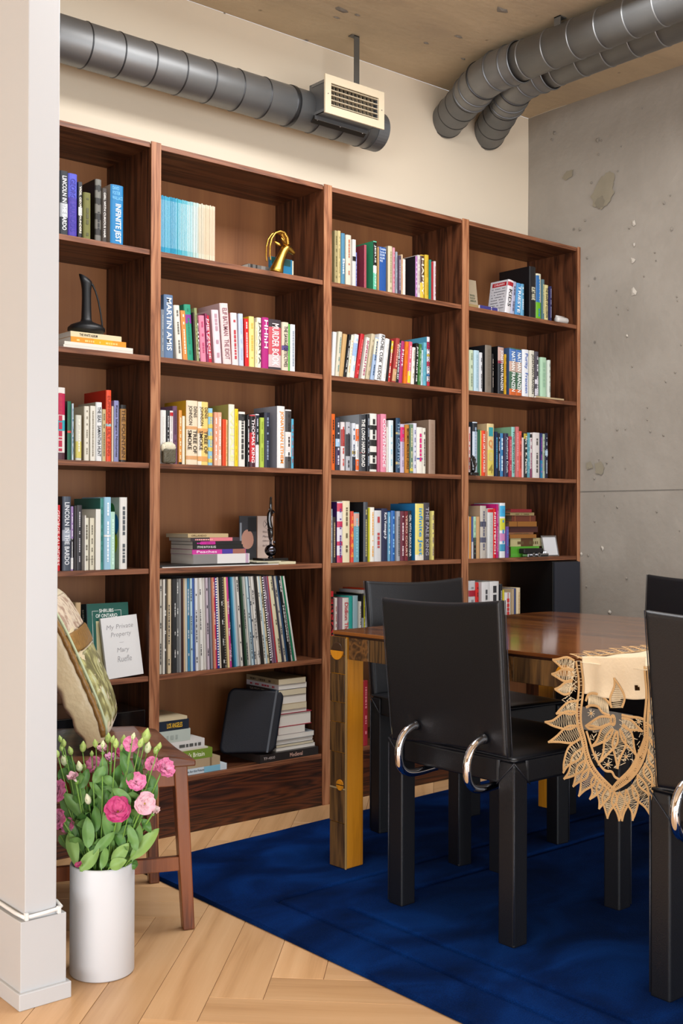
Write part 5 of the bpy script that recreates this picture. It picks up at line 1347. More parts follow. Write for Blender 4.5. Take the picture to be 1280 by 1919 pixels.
inner2 = [(345, 250), (350, 420), (345, 620), (340, 760), (345, 900), (385, 1030), (430, 1150), (490, 1270), (560, 1370), (620, 1450), (680, 1520)]
right = [(705, 1500), (790, 1450), (870, 1390), (940, 1310), (985, 1210), (1020, 1080), (1035, 960), (1035, 830), (1030, 700), (1030, 560), (1030, 300)]
right2 = [(690, 1480), (760, 1400), (850, 1340), (900, 1270), (935, 1170), (985, 1060), (1003, 950), (1000, 830), (1000, 700), (1000, 560), (1000, 300)]
for c in (inner, inner2, right, right2): tp(c)
def rings_between(a, b_, n, r_=11):
    A, B = crv(a, 6), crv(b_, 6)
    for i in range(n):
        f = (i+.5)/n; p = A[int(f*(len(A)-1))]; q = B[int(f*(len(B)-1))]; c = ((p[0]+q[0])/2, (p[1]+q[1])/2)
        if c[1] < 860: th_(p, q); continue
        tape.ribbon([hp(c[0]+r_*.9*math.cos(k*R(36)), c[1]+r_*1.25*math.sin(k*R(36))) for k in range(11)], .0028, NX, .0006)
rings_between(inner, inner2, 44); rings_between(right[:8], right2[:8], 36)
# inner heart shaped border and webbing
heart = [(430, 930), (470, 1030), (520, 1130), (580, 1230), (640, 1305), (695, 1320), (720, 1370), (760, 1400)]
tp(heart); tp([(760, 1400), (850, 1310), (900, 1220), (945, 1110), (1000, 990)])
for L_ in (((700, 790), (690, 850), (430, 880)), ((690, 850), (715, 905), (500, 1075)), ((705, 900), (745, 925), (590, 1225)), ((740, 925), (780, 925), (745, 1280)), ((770, 905), (800, 860), (905, 1165)), ((790, 870), (790, 800), (975, 930)),
           ((700, 700), (790, 700), (725, 420))):
    leaf(*L_, bulge=.20)
tp([(420, 640), (440, 580), (500, 565), (590, 590), (660, 640), (700, 690)]); tp([(430, 700), (480, 680), (560, 690), (620, 745), (690, 775)])
a = crv([(440, 585), (500, 570), (590, 595), (665, 650)], 8); b_ = crv([(450, 690), (520, 680), (600, 730), (680, 765)], 8)
for i in range(len(a)-1): th_(a[i], b_[i]); th_(a[i], b_[min(i+1, len(b_)-1)], .0009)
tp([(790, 770), (860, 790), (940, 800), (1000, 820)]); tp([(430, 880), (470, 905), (560, 900), (640, 870), (700, 850)])
for k in range(16):
    a_ = R(k*22.5); c0 = (715, 820); tape.ribbon([hp(c0[0]+16*math.cos(a_)+9*math.cos(q), c0[1]+45*math.sin(a_)+9*math.sin(q)) for q in [R(45*j) for j in range(9)]], .0024, NX, .0006)
for k in range(150):   # knotted ground between the motifs
    f = rl.random(); y_ = rl.uniform(300, 880); 
    if k < 60:
        x_ = rl.uniform(250, 345); y_ = rl.uniform(240, 690); q = (x_+rl.uniform(-45, 45), y_+rl.uniform(-45, 45))
    elif k < 120:
        y_ = rl.uniform(930, 1290); x_ = rl.uniform(440+(y_-930)*.45, 980-(y_-930)*.25); q = (x_+rl.uniform(-50, 50), y_+rl.uniform(-50, 50))
    else:
        x_ = rl.uniform(800, 1000); y_ = rl.uniform(800, 1150); q = (x_+rl.uniform(-50, 50), y_+rl.uniform(-40, 40))
    th_((x_, y_), q, .0014)
for (x_, y_) in ((545, 1160), (660, 1250), (810, 1180), (490, 755), (940, 840), (300, 380), (290, 520)):
    for k in range(8):
        a_ = R(k*45+rl.uniform(-10, 10)); th_((x_, y_), (x_+42*math.cos(a_), y_+42*math.sin(a_)), .0014)
    tape.ribbon([hp(x_+10*math.cos(R(60*k)), y_+10*math.sin(R(60*k))) for k in range(7)], .003, NX, .0006)
tape.build('lace_tape', TAPE, run)['kind'] = 'stuff'; fine.build('lace_thread', THR, run)['kind'] = 'stuff'
# linen centre panel with its worn hole, draped from the top round the edge
def linen_hang(u, v):
    x_ = 392+(1000-392)*u; bot = 570+90*u if u < .5 else 615+10*math.sin(u*9)
    if .46 < u < .62: bot = 640
    y_ = 205+(bot-205)*v; p = hp(x_, y_); p.x += .0015+.004*math.sin(u*14)*v; return tuple(p)
m = MB().grid(48, 24, linen_hang)
hx, hy = on(1020+918/5.186, 1190+515/5.186, X=XH).y, on(1020+918/5.186, 1190+515/5.186, X=XH).z
m.f = [f for f in m.f if math.hypot(sum(m.v[i][1] for i in f)/4-hx, sum(m.v[i][2] for i in f)/4-hy) > .0062]
m.build('linen_panel', LINEN, run, smooth=True, solid=.0008)
# part lying on the table
y0r, y1r = hp(385, 250).y, hp(1030, 250).y
ztop = TZ+.0018
def linen_top(u, v):
    yy = y0r+(y1r-y0r)*v+.02*u; x = XH-.004+u*.95
    if u < .02: return (XH-.014, yy, TZ-.004)
    return (x, yy, ztop+.0012*math.sin(x*40+yy*60)+.001)
MB().grid(60, 14, linen_top).build('linen_panel', LINEN, run, smooth=True, solid=.0008)
tt2, tf2 = MB(), MB(); NZ = (0, 0, 1)
for yy in (y0r, y0r+.012, y1r, y1r-.012): tt2.ribbon([(XH-.010+k*.05, yy+.001*k, ztop+.003+.001*math.sin(k)) for k in range(20)], .007, NZ, .0007)
for s, ye in ((1, y0r), (-1, y1r)):
    for k in range(22):
        x = XH+.015+k*.043; tipv = Vector((x+rl.uniform(-.01, .02), ye+s*rl.uniform(.055, .075), ztop+.002+rl.uniform(0, .006)))
        a = Vector((x-.02, ye+.001*k, ztop+.002)); b_ = Vector((x+.02, ye+.001*k, ztop+.002))
        for q, sg in ((a, -1), (b_, 1)):
            md = (q+tipv)/2+Vector((sg*.006, 0, .003)); tt2.ribbon([q, md, tipv], .0062, NZ, .0007)
        for j in range(7):
            f = j/8; tf2.ribbon([a.lerp(tipv, f), b_.lerp(tipv, min(1, f+.08))], .0012, NZ, .0004)
for k in range(60):
    x = XH+rl.uniform(.02, .9); yy = (y0r+y1r)/2+rl.uniform(-.04, .04); tf2.ribbon([(x, yy, ztop+.004), (x+rl.uniform(-.02, .02), yy+rl.uniform(-.015, .015), ztop+.006)], .0016, NZ, .0005)
for s in (1,):
    pts_ = [(XH-.014, y0r+.045*math.sin(k), TZ-.002) for k in range(2)]
tt2.build('lace_tape', TAPE, run)['kind'] = 'stuff'; tf2.build('lace_thread', THR, run)['kind'] = 'stuff'

# ================================================================ wooden chair with cushion
WF = R(-18)
wc = thing('wooden_chair', 'old red-brown wooden chair with a scooped seat behind the flowers', 'chair', (1.592, 2.505, 0), rz=WF)
# local: origin at near front leg foot, +x forward, +y to the far side
SW, SD = .40, .40
def wleg(xb, yb, xt, yt, zt, s0=.030, s1=.036):
    m = MB(); m.loft([[(x+dx*s/2, y+dy*s/2, z) for dx, dy in ((-1, -1), (1, -1), (1, 1), (-1, 1))] for (x, y, z, s) in ((xb, yb, 0.0005, s0), (xt, yt, zt, s1))])
    return m.build('leg', W_CHAIR, wc, bevel=.003, local=True)
wleg(0, 0, -.022, .012, .425); wleg(0, SW, -.022, SW-.012, .425); wleg(-.37, .02, -.35, .035, .425); wleg(-.37, SW-.02, -.35, SW-.035, .425)
def bar(p, q, w_, h_, nm='stretcher'):
    p, q = Vector(p), Vector(q); d = (q-p).normalized(); n = Vector((-d.y, d.x, 0))*w_/2; u_ = Vector((0, 0, h_/2))
    return MB().loft([[c-n-u_, c+n-u_, c+n+u_, c-n+u_] for c in (p, q)]).build(nm, W_CHAIR, wc, bevel=.002, local=True)
bar((-.372, SW-.025, .17), (-.012, SW-.005, .17), .018, .036); bar((-.372, .03, .17), (-.012, .005, .17), .018, .036); bar((-.19, .02, .17), (-.19, SW-.02, .17), .018, .034)
bar((-.02, .01, .395), (-.02, SW-.01, .395), .022, .05, 'apron'); bar((-.37, .02, .395), (-.03, .010, .395), .022, .05, 'apron'); bar((-.37, SW-.02, .395), (-.03, SW-.010, .395), .022, .05, 'apron')
def seat_top(u, v):
    x = .012-(SD+.005)*(1-u); y = -.03+(SW+.06)*v
    k = math.cos((v-.5)*2*math.pi)*.5+.5; f = smoothstep(min(1, u*1.2))
    z = .452-.020*k*min(1, (1-abs(u-.45)*1.2))+.014*(1-k)*(1-u)*.8-.012*max(0, u-.85)/.15
    return (x, y, z)
m = MB().grid(24, 24, seat_top); n0 = len(m.v)
low = [(a, b_, .424) for a, b_, _ in m.v]; m.add(low, [f[::-1] for f in m.f[:]]);
nu = 25
loop = list(range(nu))+[j*nu+24 for j in range(1, 25)]+[24*nu+i for i in range(23, -1, -1)]+[j*nu for j in range(23, 0, -1)]
m.f += [(loop[i], loop[(i+1) % len(loop)], loop[(i+1) % len(loop)]+n0, loop[i]+n0) for i in range(len(loop))]
m.build('seat', W_SEAT, wc, bevel=.004, local=True)
# curved solid back
def backf(u, v, off):
    y = -.02+(SW+.04)*u; z = .43+.50*v; x = -.352-.020*v-.030*v*v+.0*u-.012*math.sin(math.pi*u)+off
    return (x, y, z)
m = MB().grid(14, 20, lambda u, v: backf(u, v, 0)); n0 = len(m.v); f0 = list(m.f); m.add([backf(i/14, j/20, -.018) for j in range(21) for i in range(15)], [f[::-1] for f in f0])
loop = list(range(15))+[j*15+14 for j in range(1, 21)]+[20*15+i for i in range(13, -1, -1)]+[j*15 for j in range(19, 0, -1)]
m.f += [(loop[i], loop[(i+1) % len(loop)], loop[(i+1) % len(loop)]+n0, loop[i]+n0) for i in range(len(loop))]
m.build('backrest', W_CHAIR, wc, bevel=.002, local=True)
for s in (-.028, SW+.028):
    P = [(-.352-.020*v-.030*v*v-.006, s, .43+.50*v) for v in [k/10 for k in range(11)]]
    m = MB(); m.loft([[(x+a, y+b_, z) for a, b_ in ((-.016, -.010), (.018, -.010), (.018, .010), (-.016, .010))] for x, y, z in P]).build('back_post', W_CHAIR, wc, bevel=.003, local=True)

SILK = mat('cream_silk', '#ddcba2', .35, var=.08, vscale=9, bump=1.0, bscale=30, sheen=.3)
RUCH = mat('ruched_bronze_satin', '#8f6a36', .38, var=.45, vscale=70, bump=.8, bscale=90)
def cushion():
    # local frame: x = thickness (front +x), y = across, z = up; tilted back
    base = Vector((1.500, 2.829, .466)); rot = (Matrix.Rotation(R(-33), 3, 'Z') @ Matrix.Rotation(R(-24), 3, 'Y'))
    t = thing('cushion', 'patchwork silk and brocade cushion with ruched bronze trim on the wooden chair', 'cushion', base, rot=rot)
    HW, HH, TH = .19, .205, .045
    def prof(y, z):   # half thickness at a point of the face
        a, b_ = min(1, abs(y)/HW), min(1, abs(z-HH)/HH); e = max(0, 1-a**3.2)*max(0, 1-b_**3.2); return TH*e**.42
    def f(sd):
        def g_(u, v):
            y = -HW+2*HW*(.5-.5*math.cos(math.pi*u)); z = 2*HH*(.5-.5*math.cos(math.pi*v)); pin = .02*((abs(y)/HW)**2)*(1-abs((z-HH)/HH)); zz_ = HH+(z-HH)*(1-.05*(1-(y/HW)**2)*0)
            w_ = .0025*noise.noise(Vector((y*30, z*30, sd)))
            return ((prof(y, z)+.036 if sd > 0 else -prof(y, z)*.55-.004)+w_+(.0035*math.sin(z*95+math.sin(y*40)) if sd < 0 else 0), y, zz_)
        return g_
    m = MB().grid(30, 30, f(1)); m.grid(30, 30, f(-1))
    rim = [(i/30, 0) for i in range(30)]+[(1, i/30) for i in range(30)]+[(1-i/30, 1) for i in range(30)]+[(0, 1-i/30) for i in range(30)]
    m.loft([[f(1)(a, b_) for a, b_ in rim], [f(-1)(a, b_) for a, b_ in rim]], cap=False)
    o = m.build('silk_cover', SILK, t, smooth=True, local=True)
    bm = bmesh.new(); bm.from_mesh(o.data); bmesh.ops.remove_doubles(bm, verts=bm.verts, dist=.0004); bmesh.ops.recalc_face_normals(bm, faces=bm.faces); bm.to_mesh(o.data); bm.free(); o.data.shade_smooth()
    def patch(poly, m_, name, off, puff=0):
        P = [Vector(p) for p in poly]; c = sum(P, Vector((0, 0)))/len(P); b = MB(); N = 10; rings_ = []
        for k in range(N, -1, -1):
            r = []
            for i in range(len(P)):
                for s in range(6):
                    q = P[i].lerp(P[(i+1) % len(P)], s/6); p = c.lerp(q, max(.02, k/N)); r.append((prof(p.x, p.y)+.036+off+puff*(1 if k < N else 0)+.0016*noise.noise(Vector((p.x*60, p.y*60, off*900))), p.x, p.y))
            rings_.append(r)
        b.loft(rings_, cap=True); return b.build(name, m_, t, smooth=True, local=True)
    FL = mat('floral_brocade', '#a8a070', .45, bump=.4, bscale=120)
    nt = FL.node_tree; pb = nt.nodes['Principled BSDF']; tc = nt.nodes.new('ShaderNodeTexCoord')
    vo = nt.nodes.new('ShaderNodeTexNoise'); vo.inputs['Scale'].default_value = 16; vo.inputs['Detail'].default_value = 6; vo.inputs['Distortion'].default_value = 1.2; nt.links.new(tc.outputs['Object'], vo.inputs[0])
    r_ = ramp(nt, [(.34, '#6f6a45'), (.46, '#8c8757'), (.55, '#bcb87a'), (.62, '#c9cba0'), (.72, '#dfe3c4')]); nt.links.new(vo.outputs['Fac'], r_.inputs[0]); nt.links.new(r_.outputs[0], pb.inputs['Base Color'])
    LC = mat('floral_cream_patch', '#d3bfa2', .6, bump=.3, bscale=200)
    nt = LC.node_tree; pb = nt.nodes['Principled BSDF']; tc = nt.nodes.new('ShaderNodeTexCoord')
    vo = nt.nodes.new('ShaderNodeTexNoise'); vo.inputs['Scale'].default_value = 38; vo.inputs['Detail'].default_value = 4; nt.links.new(tc.outputs['Object'], vo.inputs[0])
    r_ = ramp(nt, [(.4, '#a88c78'), (.5, '#d3c2ab'), (.65, '#dccab0'), (.75, '#d8b48c')]); nt.links.new(vo.outputs['Fac'], r_.inputs[0]); nt.links.new(r_.outputs[0], pb.inputs['Base Color'])
    patch([(-.18, .02), (.18, .02), (.18, .23), (-.18, .23)], FL, 'brocade_patch', .0012)
    patch([(-.182, .235), (.182, .235), (.182, .290), (-.182, .290)], RUCH, 'ruched_band', .003, .003)
    patch([(-.18, .290), (.18, .290), (.18, .392), (-.18, .392)], LC, 'floral_patch', .0012)
    # piping and ruching round the near edge
    for yy, mm, rr_, xo in ((-.178, mat('pale_green_cord', '#bcc8a4', .5), .0035, .037), (-.188, RUCH, .0075, .030)):
        P = [(prof(yy*.93, z)+xo, yy+.001, z) for z in [k*.02+.01 for k in range(20)]]
        MB().tube(P, [rr_*(1+.15*((k % 2)*2-1)*(rr_ > .005)) for k in range(20)], 10).build('piping' if rr_ < .005 else 'ruched_trim', mm, t, smooth=True, local=True)
    lace = MB(); gz = [.01+.02*k for k in range(20)]
    return t
cushion()

# ================================================================ vase and flowers
VX, VY, VR, VH = 1.288, 2.398, .0745, .256
vs_ = thing('vase', 'tall plain white cylindrical vase of pink flowers on the oak floor', 'vase', (VX, VY, 0))
MB().lathe([(.0, .0006), (VR-.003, .0006), (VR, .004), (VR, VH-.004), (VR-.0015, VH), (VR-.0045, VH), (VR-.006, VH-.004), (VR-.006, .012), (.0, .012)], 72, (VX, VY, 0), cap=False).build('body', CERAMIC, vs_, smooth=True)
MB().lathe([(.0, .150), (VR-.0062, .150)], 48, (VX, VY, 0), cap=False).build('water', mat('dark_water', '#2c3424', .1), vs_)
vdep = Vector((VX, VY, VH)).dot(cd)
def fp(px, py, dd=0):
    d = cd+cr*((px-640)/F)-cu*((py-959.5)/F); return d*(vdep+dd)+Vector((0, 0, ZC))
rf = random.Random(4)
STEM = mat('flower_stem', '#6f9a3e', .5, var=.15, vscale=20)
LEAFM = [mat('leaf_a', '#4c7a36', .5, var=.2, vscale=18), mat('leaf_b', '#66904c', .5, var=.2, vscale=18), mat('leaf_c', '#7fa356', .5, var=.15, vscale=18)]
BUD = [mat('green_bud', '#a9c06a', .45, var=.15, vscale=40), mat('white_green_bud', '#d6dcae', .45, var=.12, vscale=40), mat('pale_bud', '#e9e6c8', .45)]
def petalmat(n_, inner, outer):
    m = bpy.data.materials.new(n_); m.use_nodes = True; nt = m.node_tree; b = nt.nodes['Principled BSDF']
    at = nt.nodes.new('ShaderNodeAttribute'); at.attribute_name = 'edge'; mx = ramp(nt, [(.1, inner), (.95, outer)]); nt.links.new(at.outputs['Fac'], mx.inputs[0]); nt.links.new(mx.outputs[0], b.inputs['Base Color'])
    b.inputs['Roughness'].default_value = .55; b.inputs['Subsurface Weight'].default_value = .15; b.inputs['Subsurface Radius'].default_value = (.01, .004, .004); b.inputs['Sheen Weight'].default_value = .2
    return m
PET = {'pink': petalmat('pink_petal', '#efc9d6', '#d8709f'), 'hot': petalmat('magenta_petal', '#d8709c', '#bc3070'), 'pale': petalmat('pale_pink_petal', '#efdcd8', '#dfa9b8'), 'lilac': petalmat('lilac_petal', '#e8bccc', '#c47ca4'), 'blush': petalmat('blush_petal', '#f4e8e0', '#ecc8c8')}
def petal(b, c, ax, side, r0, L, wd, curl, open_, A):
    """one cupped petal: starts at the flower base, swells outwards and rolls over at the lip"""
    up = ax.cross(side).normalized(); nu, nv = 6, 7; n0 = len(b.v); P = []
    for j in range(nv+1):
        v = j/nv; ph = open_*v; fwd = L*(math.sin(min(ph, 1.9))/max(open_, .3) if open_ > .3 else v); out = r0+L*(1-math.cos(ph))/max(open_, .3)*.85
        hw = wd*(math.sin(math.pi*(.12+.70*v))**.8); lip = curl*max(0, v-.7)/.3
        for i in range(nu+1):
            u = (i/nu-.5)*2; ang = u*hw/max(r0+out, .006); rr = out+lip*.004
            wav = .0034*math.sin(u*6+j*.6+r0*9000+L*5000)*v*v
            p = c+ax*(fwd+wav-lip*.003)+ (side*math.cos(ang)+up*math.sin(ang))*(rr)+up*0
            P.append(p); A.append(v)
    fs = []
    for j in range(nv):
        for i in range(nu): a = j*(nu+1)+i; fs.append((a, a+1, a+nu+2, a+nu+1))
    b.add(P, fs)
def bloom(c, ax, R_, kind, parent, name='bloom', openness=1.0):
    b = MB(); A = []; ax = ax.normalized(); s0 = ax.orthogonal().normalized()
    layers = [(5, .16, .85, .55, .5), (5, .30, .95, .75, .8), (6, .42, 1.0, .95, 1.05), (6, .50, 1.02, 1.05, 1.35)]
    if openness < .5: layers = layers[:2]+[(5, .40, 1.0, .9, .62)]
    for li, (n_, r0, L, wd, op) in enumerate(layers):
        for k in range(n_):
            a = 2*math.pi*(k+.5*(li % 2)+rf.uniform(-.12, .12))/n_; sd = s0*math.cos(a)+ax.cross(s0)*math.sin(a)
            petal(b, c, ax, sd, r0*R_*.25, L*R_*1.15*rf.uniform(.85, 1.15), wd*R_*.95, 1.2, op*(.55+.45*openness)+rf.uniform(-.08, .08), A)
    o = b.build(name, PET[kind], parent, smooth=True)
    at = o.data.attributes.new('edge', 'FLOAT', 'POINT')
    for i, v in enumerate(A): at.data[i].value = v
    MB().tube([c-ax*R_*.22, c-ax*R_*.05, c+ax*R_*.12], [R_*.10, R_*.22, R_*.27], 10).build('calyx', STEM, parent, smooth=True)
    if openness > 1.1: blob(tuple(c+ax*R_*.35), (R_*.12,)*3, mat('yellow_stamen', '#c9b040', .6, bump=.5), 'stamens', parent, n=6)
    return o
def leafm(p0, p1, wd, parent, m, bend=.15, side=None, nm='leaf'):
    d = p1-p0; L = d.length; d.normalize(); s = side or (cd.cross(d)).normalized(); s = (s-d*s.dot(d)).normalized(); n = d.cross(s).normalized()
    def f(u, v):
        w_ = wd*(math.sin(math.pi*min(1, v**.8))**.75)*(1 if v < .999 else 0); x = (u-.5)*2
        return tuple(p0+d*(L*v)+s*(x*w_)+n*(bend*L*math.sin(v*2.4)-bend*L*.5*v+abs(x)*w_*.35+.002*math.sin(v*9+x)))
    o = MB().grid(6, 12, f).build(nm, m, parent, smooth=True); return o
CURVES = []
def stem(px, py, dd, kind, label, grp, size=None, ax=None, leaves=2, thick=.0017, off=None):
    top = fp(px, py, dd); bx = VX+rf.uniform(-.040, .040); by = VY+rf.uniform(-.040, .040); base = Vector((bx, by, .152))
    t = thing('flower_stem', label, 'flower', base, group=grp)
    k = Vector((VX+(top.x-VX)*.38, VY+(top.y-VY)*.38, VH+.02)); kk = Vector((max(-1, min(1, (k.x-VX)/(VR-.02)))*(VR-.02)+VX, max(-1, min(1, (k.y-VY)/(VR-.02)))*(VR-.02)+VY, VH+.01))
    P = []
    for i in range(13):
        v = i/12; P.append(base*(1-v)**2+kk*2*v*(1-v)+top*v*v)
    MB().tube(P, thick, 8).build('stem', STEM, t, smooth=True)
    d = (P[-1]-P[-3]).normalized(); a = Vector(ax) if ax else d+Vector((rf.uniform(-.5, .3), rf.uniform(-.9, -.2), .1))
    if kind in PET: bloom(top-a.normalized()*size*.3, a, size, kind, t, openness=off if off is not None else 1.0)
    else:
        m = BUD[kind]; L = size; a = d+Vector((rf.uniform(-.15, .15), rf.uniform(-.15, .15), 0)); a.normalize()
        q = [top+a*L*f for f in (0, .12, .35, .6, .85, 1.0)]
        MB().tube(q, [L*.08, L*.22, L*.30, L*.27, L*.13, L*.02], 12).build('bud', m, t, smooth=True)
        for s in range(4):
            an = s*math.pi/2; o1 = a.orthogonal().normalized(); o2 = a.cross(o1); sd = o1*math.cos(an)+o2*math.sin(an)
            MB().tube([top, top+sd*L*.2+a*L*.2, top+sd*L*.33+a*L*.62], [.0012, .0014, .0003], 5).build('sepal', STEM, t, smooth=True)
    CURVES.append((t, P))
    for j in range(leaves):
        i = rf.randint(4, 9); p = P[i]; dr = Vector((rf.uniform(-1, 1), rf.uniform(-1, .5), rf.uniform(.2, 1.3))).normalized(); L = rf.uniform(.04, .075)
        leafm(p, p+dr*L, L*rf.uniform(.14, .22), t, rf.choice(LEAFM[:2]))
    return t
G1 = 'pink flower stems in the white vase'; G2_ = 'flower bud stems in the white vase'
sc1 = vdep/F
BL = [(244.8, 1395, -.02, 'pink', 'dusky pink bloom among the buds at the top right of the bouquet', 26, 1),
      (192.5, 1408, .0, 'pale', 'pale pink half open bloom at the top middle of the bouquet', 25, .4),
      (206.5, 1426, .0, 'lilac', 'lilac pink cupped bloom just below the pale top bloom', 26, .4),
      (178, 1434, .05, 'pink', 'deep pink bloom half hidden behind leaves at upper left', 28, 1),
      (228, 1412, .05, 'hot', 'small magenta bloom behind the top buds', 18, .8),
      (283, 1432, -.01, 'pink', 'small vivid pink bloom left of the far right bloom', 24, .9),
      (305, 1441, -.03, 'pink', 'large pink bloom reaching out furthest to the right', 35, 1.05),
      (253, 1467, -.04, 'pink', 'white-edged pink bloom right of the bouquet centre', 36, 1),
      (141, 1462, -.04, 'pale', 'pale pink bud-like bloom beside the partition at mid height', 31, .45),
      (116, 1483, -.01, 'pink', 'big pink bloom cut by the partition at mid height', 42, 1.1),
      (221, 1523, -.07, 'hot', 'large open magenta bloom low in the middle of the bouquet', 46, 1.25),
      (270, 1506, -.06, 'pale', 'open pale pink bloom at the lower right with yellow centre', 36, 1.2),
      (288, 1523, -.05, 'blush', 'very pale pink cupped bloom at the lower far right', 24, .3),
      (116, 1536, -.05, 'pink', 'pink and white bloom at the lower left by the partition', 36, 1),
      (131, 1549, -.02, 'pink', 'pink bloom tucked under the lower left bloom', 26, 1),
      (148, 1622, -.085, 'hot', 'tiny pink bloom at the rim of the vase', 13, .4)]
for (x, y, dd, kd, lb, r_, op) in BL:
    v = fp(x, y, dd)-fp(x-40 if x > 210 else x+40, y+30, dd); ax = (-cd)*1.0+cu*.45+cr*((x-205)/110)+Vector((rf.uniform(-.2, .2),)*3)
    if op < .5: ax = cu*1.0-cd*.35+cr*((x-205)/150)
    stem(x, y, dd, kd, lb, G1, size=r_*sc1*.60, ax=tuple(ax), leaves=4 if y < 1600 else 0, thick=.0019, off=op)
BD = [(155, 1400, 0, 46), (202, 1384, 0, 44), (180, 1394, 0, 36), (217, 1394, 0, 40), (231, 1388, 0, 46), (261, 1392, 0, 42), (271, 1380, 0, 62), (275, 1402, 1, 48), (290, 1405, 0, 40), (297, 1398, 0, 32), (150, 1437, 1, 46), (160, 1440, 0, 40),
      (134, 1407, 0, 38), (120, 1393, 0, 34), (114, 1385, 0, 30), (122, 1425, 1, 50), (167, 1498, 2, 46), (190, 1493, 0, 20), (210, 1386, 0, 34), (192, 1395, 1, 32), (228, 1402, 0, 30), (109, 1412, 0, 36), (172, 1413, 0, 26), (145, 1455, 0, 24), (248, 1380, 1, 30), (116, 1402, 0, 30)]
SHORT = ['dusky pink top bloom', 'pale top bloom', 'lilac bloom', 'hidden pink bloom', 'small magenta bloom', 'small vivid bloom', 'furthest pink bloom', 'white-edged bloom', 'pale bud-like bloom', 'big cut pink bloom', 'large magenta bloom', 'open pale bloom', 'blush cupped bloom', 'lower pink bloom', 'tucked pink bloom', 'tiny rim bloom']
def near_bloom(x, y): return SHORT[min(range(len(BL)), key=lambda i: (BL[i][0]-x)**2+(BL[i][1]-y)**2)]
BUDS = []
ordn = ['tall', 'slim', 'small', 'plump', 'short', 'upright', 'long pointed', 'cream', 'leaning', 'outer']
def bl_label(i, x, y, s, kd):
    colr = ('green', 'white-green', 'cream white')[kd]; sz = 'long' if s > 45 else 'small' if s < 34 else 'plump'
    hz = 'beside the partition' if x < 128 else 'left of the bouquet middle' if x < 175 else 'at the bouquet middle' if x < 225 else 'right of the bouquet middle' if x < 265 else 'at the bouquet right'
    return '%s %s flower bud %s, nearest the %s' % (sz, colr, 'in the top row' if y < 1396 else 'in the second row' if y < 1420 else 'lower down', near_bloom(x, y))
for i, (x, y, kd, s) in enumerate(BD):
    BUDS.append((stem(x, y+s*.2, rf.uniform(-.05, .05), kd, bl_label(i, x, y, s, kd), G2_, size=s*sc1*.46, leaves=3, thick=.0013), x))
# large leaves of the lower bouquet, each on its own sprig
LVX = [((rf.uniform(125, 262), rf.uniform(1470, 1600)), rf.uniform(-26, 26), rf.uniform(28, 60)) for _ in range(46)]
LV = [((244, 1612), (298, 1553), 15, 2, -.05), ((248, 1615), (262, 1545), 12, 1, -.04), ((210, 1618), (242, 1580), 14, 2, -.075), ((205, 1626), (238, 1612), 13, 2, -.085), ((150, 1632), (186, 1590), 15, 2, -.08), ((128, 1560), (142, 1625), 14, 2, -.05), ((112, 1565), (135, 1600), 13, 1, -.03),
      ((165, 1590), (163, 1530), 14, 1, -.07), ((206, 1580), (196, 1516), 13, 1, -.05), ((180, 1560), (178, 1510), 11, 0, -.05), ((245, 1508), (210, 1478), 12, 1, -.06), ((225, 1480), (250, 1448), 10, 0, -.05), ((175, 1600), (215, 1560), 11, 1, -.07), ((190, 1630), (198, 1588), 9, 1, -.08),
      ((265, 1535), (282, 1560), 10, 0, -.04), ((275, 1450), (292, 1500), 13, 0, -.03), ((262, 1500), (290, 1475), 11, 0, -.04), ((150, 1478), (165, 1440), 11, 0, -.03), ((175, 1468), (197, 1435), 12, 1, -.04), ((192, 1455), (222, 1480), 10, 1, -.05), ((110, 1460), (126, 1440), 12, 0, 0), ((232, 1590), (210, 1548), 12, 0, -.05),
      ((255, 1595), (240, 1545), 11, 1, -.06), ((140, 1600), (120, 1540), 11, 0, -.02), ((222, 1540), (240, 1500), 10, 0, -.03), ((205, 1530), (200, 1480), 10, 0, -.02), ((170, 1550), (150, 1500), 10, 0, -.02), ((130, 1510), (150, 1470), 10, 0, .0), ((235, 1440), (232, 1400), 9, 0, .0), ((262, 1450), (250, 1410), 9, 0, 0)]
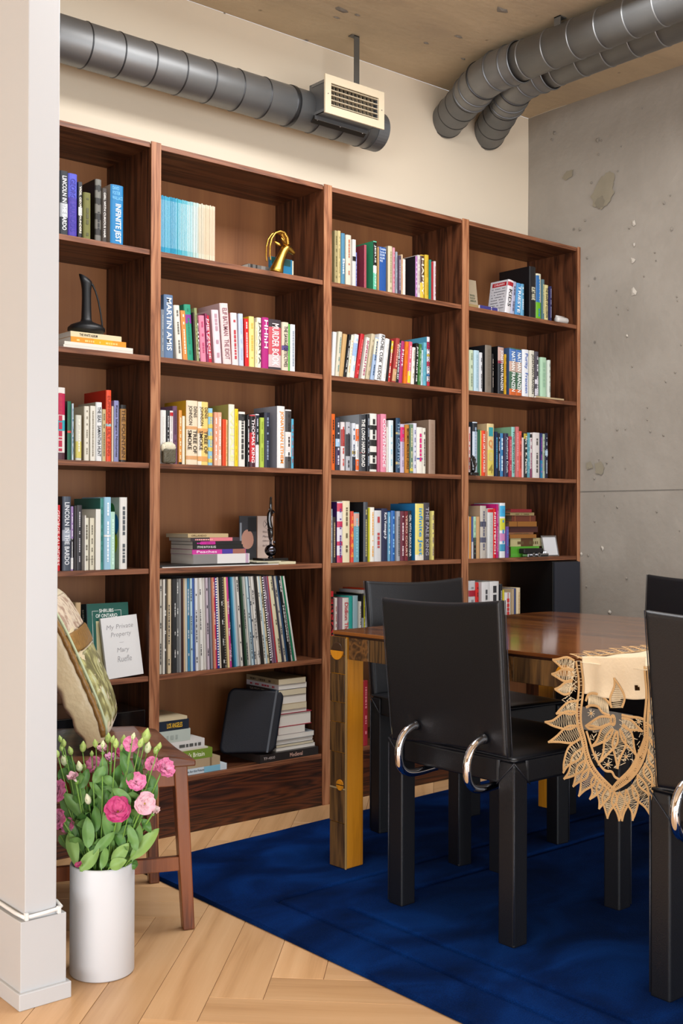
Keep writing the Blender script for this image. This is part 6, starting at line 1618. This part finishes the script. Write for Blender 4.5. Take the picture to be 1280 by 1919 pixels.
for a_, b_, c_ in LVX:
    want = fp(a_[0], a_[1], rf.uniform(-.045, .05)); t, p = min(((t, p) for t, P in CURVES for p in P[3:11]), key=lambda q: (q[1]-want).length)
    e = p+(fp(a_[0]+b_*1.2, a_[1]-c_)-fp(a_[0], a_[1]))+cd*rf.uniform(-.02, .02)
    leafm(p, e, rf.uniform(8, 13)*sc1, t, rf.choice((LEAFM[0], LEAFM[0], LEAFM[1])))
for k, ((x0, y0), (x1, y1), w_, mi, dd) in enumerate(LV):
    base = Vector((VX+rf.uniform(-.045, .045), VY+rf.uniform(-.045, .045), .153)); p0, p1 = fp(x0, y0, dd), fp(x1, y1, dd+rf.uniform(-.02, .02))
    hz = 'left by the partition' if x1 < 150 else 'left of centre' if x1 < 190 else 'in the middle' if x1 < 230 else 'right of centre' if x1 < 262 else 'at the right'
    vt_ = 'at the vase rim' if y1 > 1575 else 'low in the bouquet' if y1 > 1520 else 'at mid height' if y1 > 1465 else 'high in the bouquet'
    t = thing('leaf_sprig', '%s %s green leaf %s, nearest the %s' % ('broad' if w_ > 12 else 'narrow', ('dark', 'mid', 'bright')[mi], vt_, near_bloom(x1, y1)), 'leaf', base, group='large leaf sprigs in the white vase')
    kk = Vector((VX+(p0.x-VX)*.5, VY+(p0.y-VY)*.5, VH-.01))
    kk.x = VX+max(-.05, min(.05, kk.x-VX)); kk.y = VY+max(-.05, min(.05, kk.y-VY))
    MB().tube([base*(1-v)**2+kk*2*v*(1-v)+p0*v*v for v in [i/8 for i in range(9)]], .0014, 7).build('stem', STEM, t, smooth=True)
    leafm(p0, p1, w_*sc1*.85, t, LEAFM[mi], bend=rf.uniform(.05, .2)); BUDS.append((t, x1))

dup_ = {}
for t, x in BUDS: dup_.setdefault(t['label'], []).append((x, t))
for lb, l in dup_.items():
    if len(l) > 1:
        l.sort(key=lambda q: q[0]); W_ = {2: ['left', 'right'], 3: ['left', 'middle', 'right'], 4: ['far left', 'inner left', 'inner right', 'far right']}.get(len(l), ['first', 'second', 'third', 'fourth', 'fifth', 'sixth'])
        for i, (x, t) in enumerate(l): t['label'] = ('leftward ', 'middle ', 'rightward ')[i if len(l) > 2 else i*2]+lb if i < 3 else lb
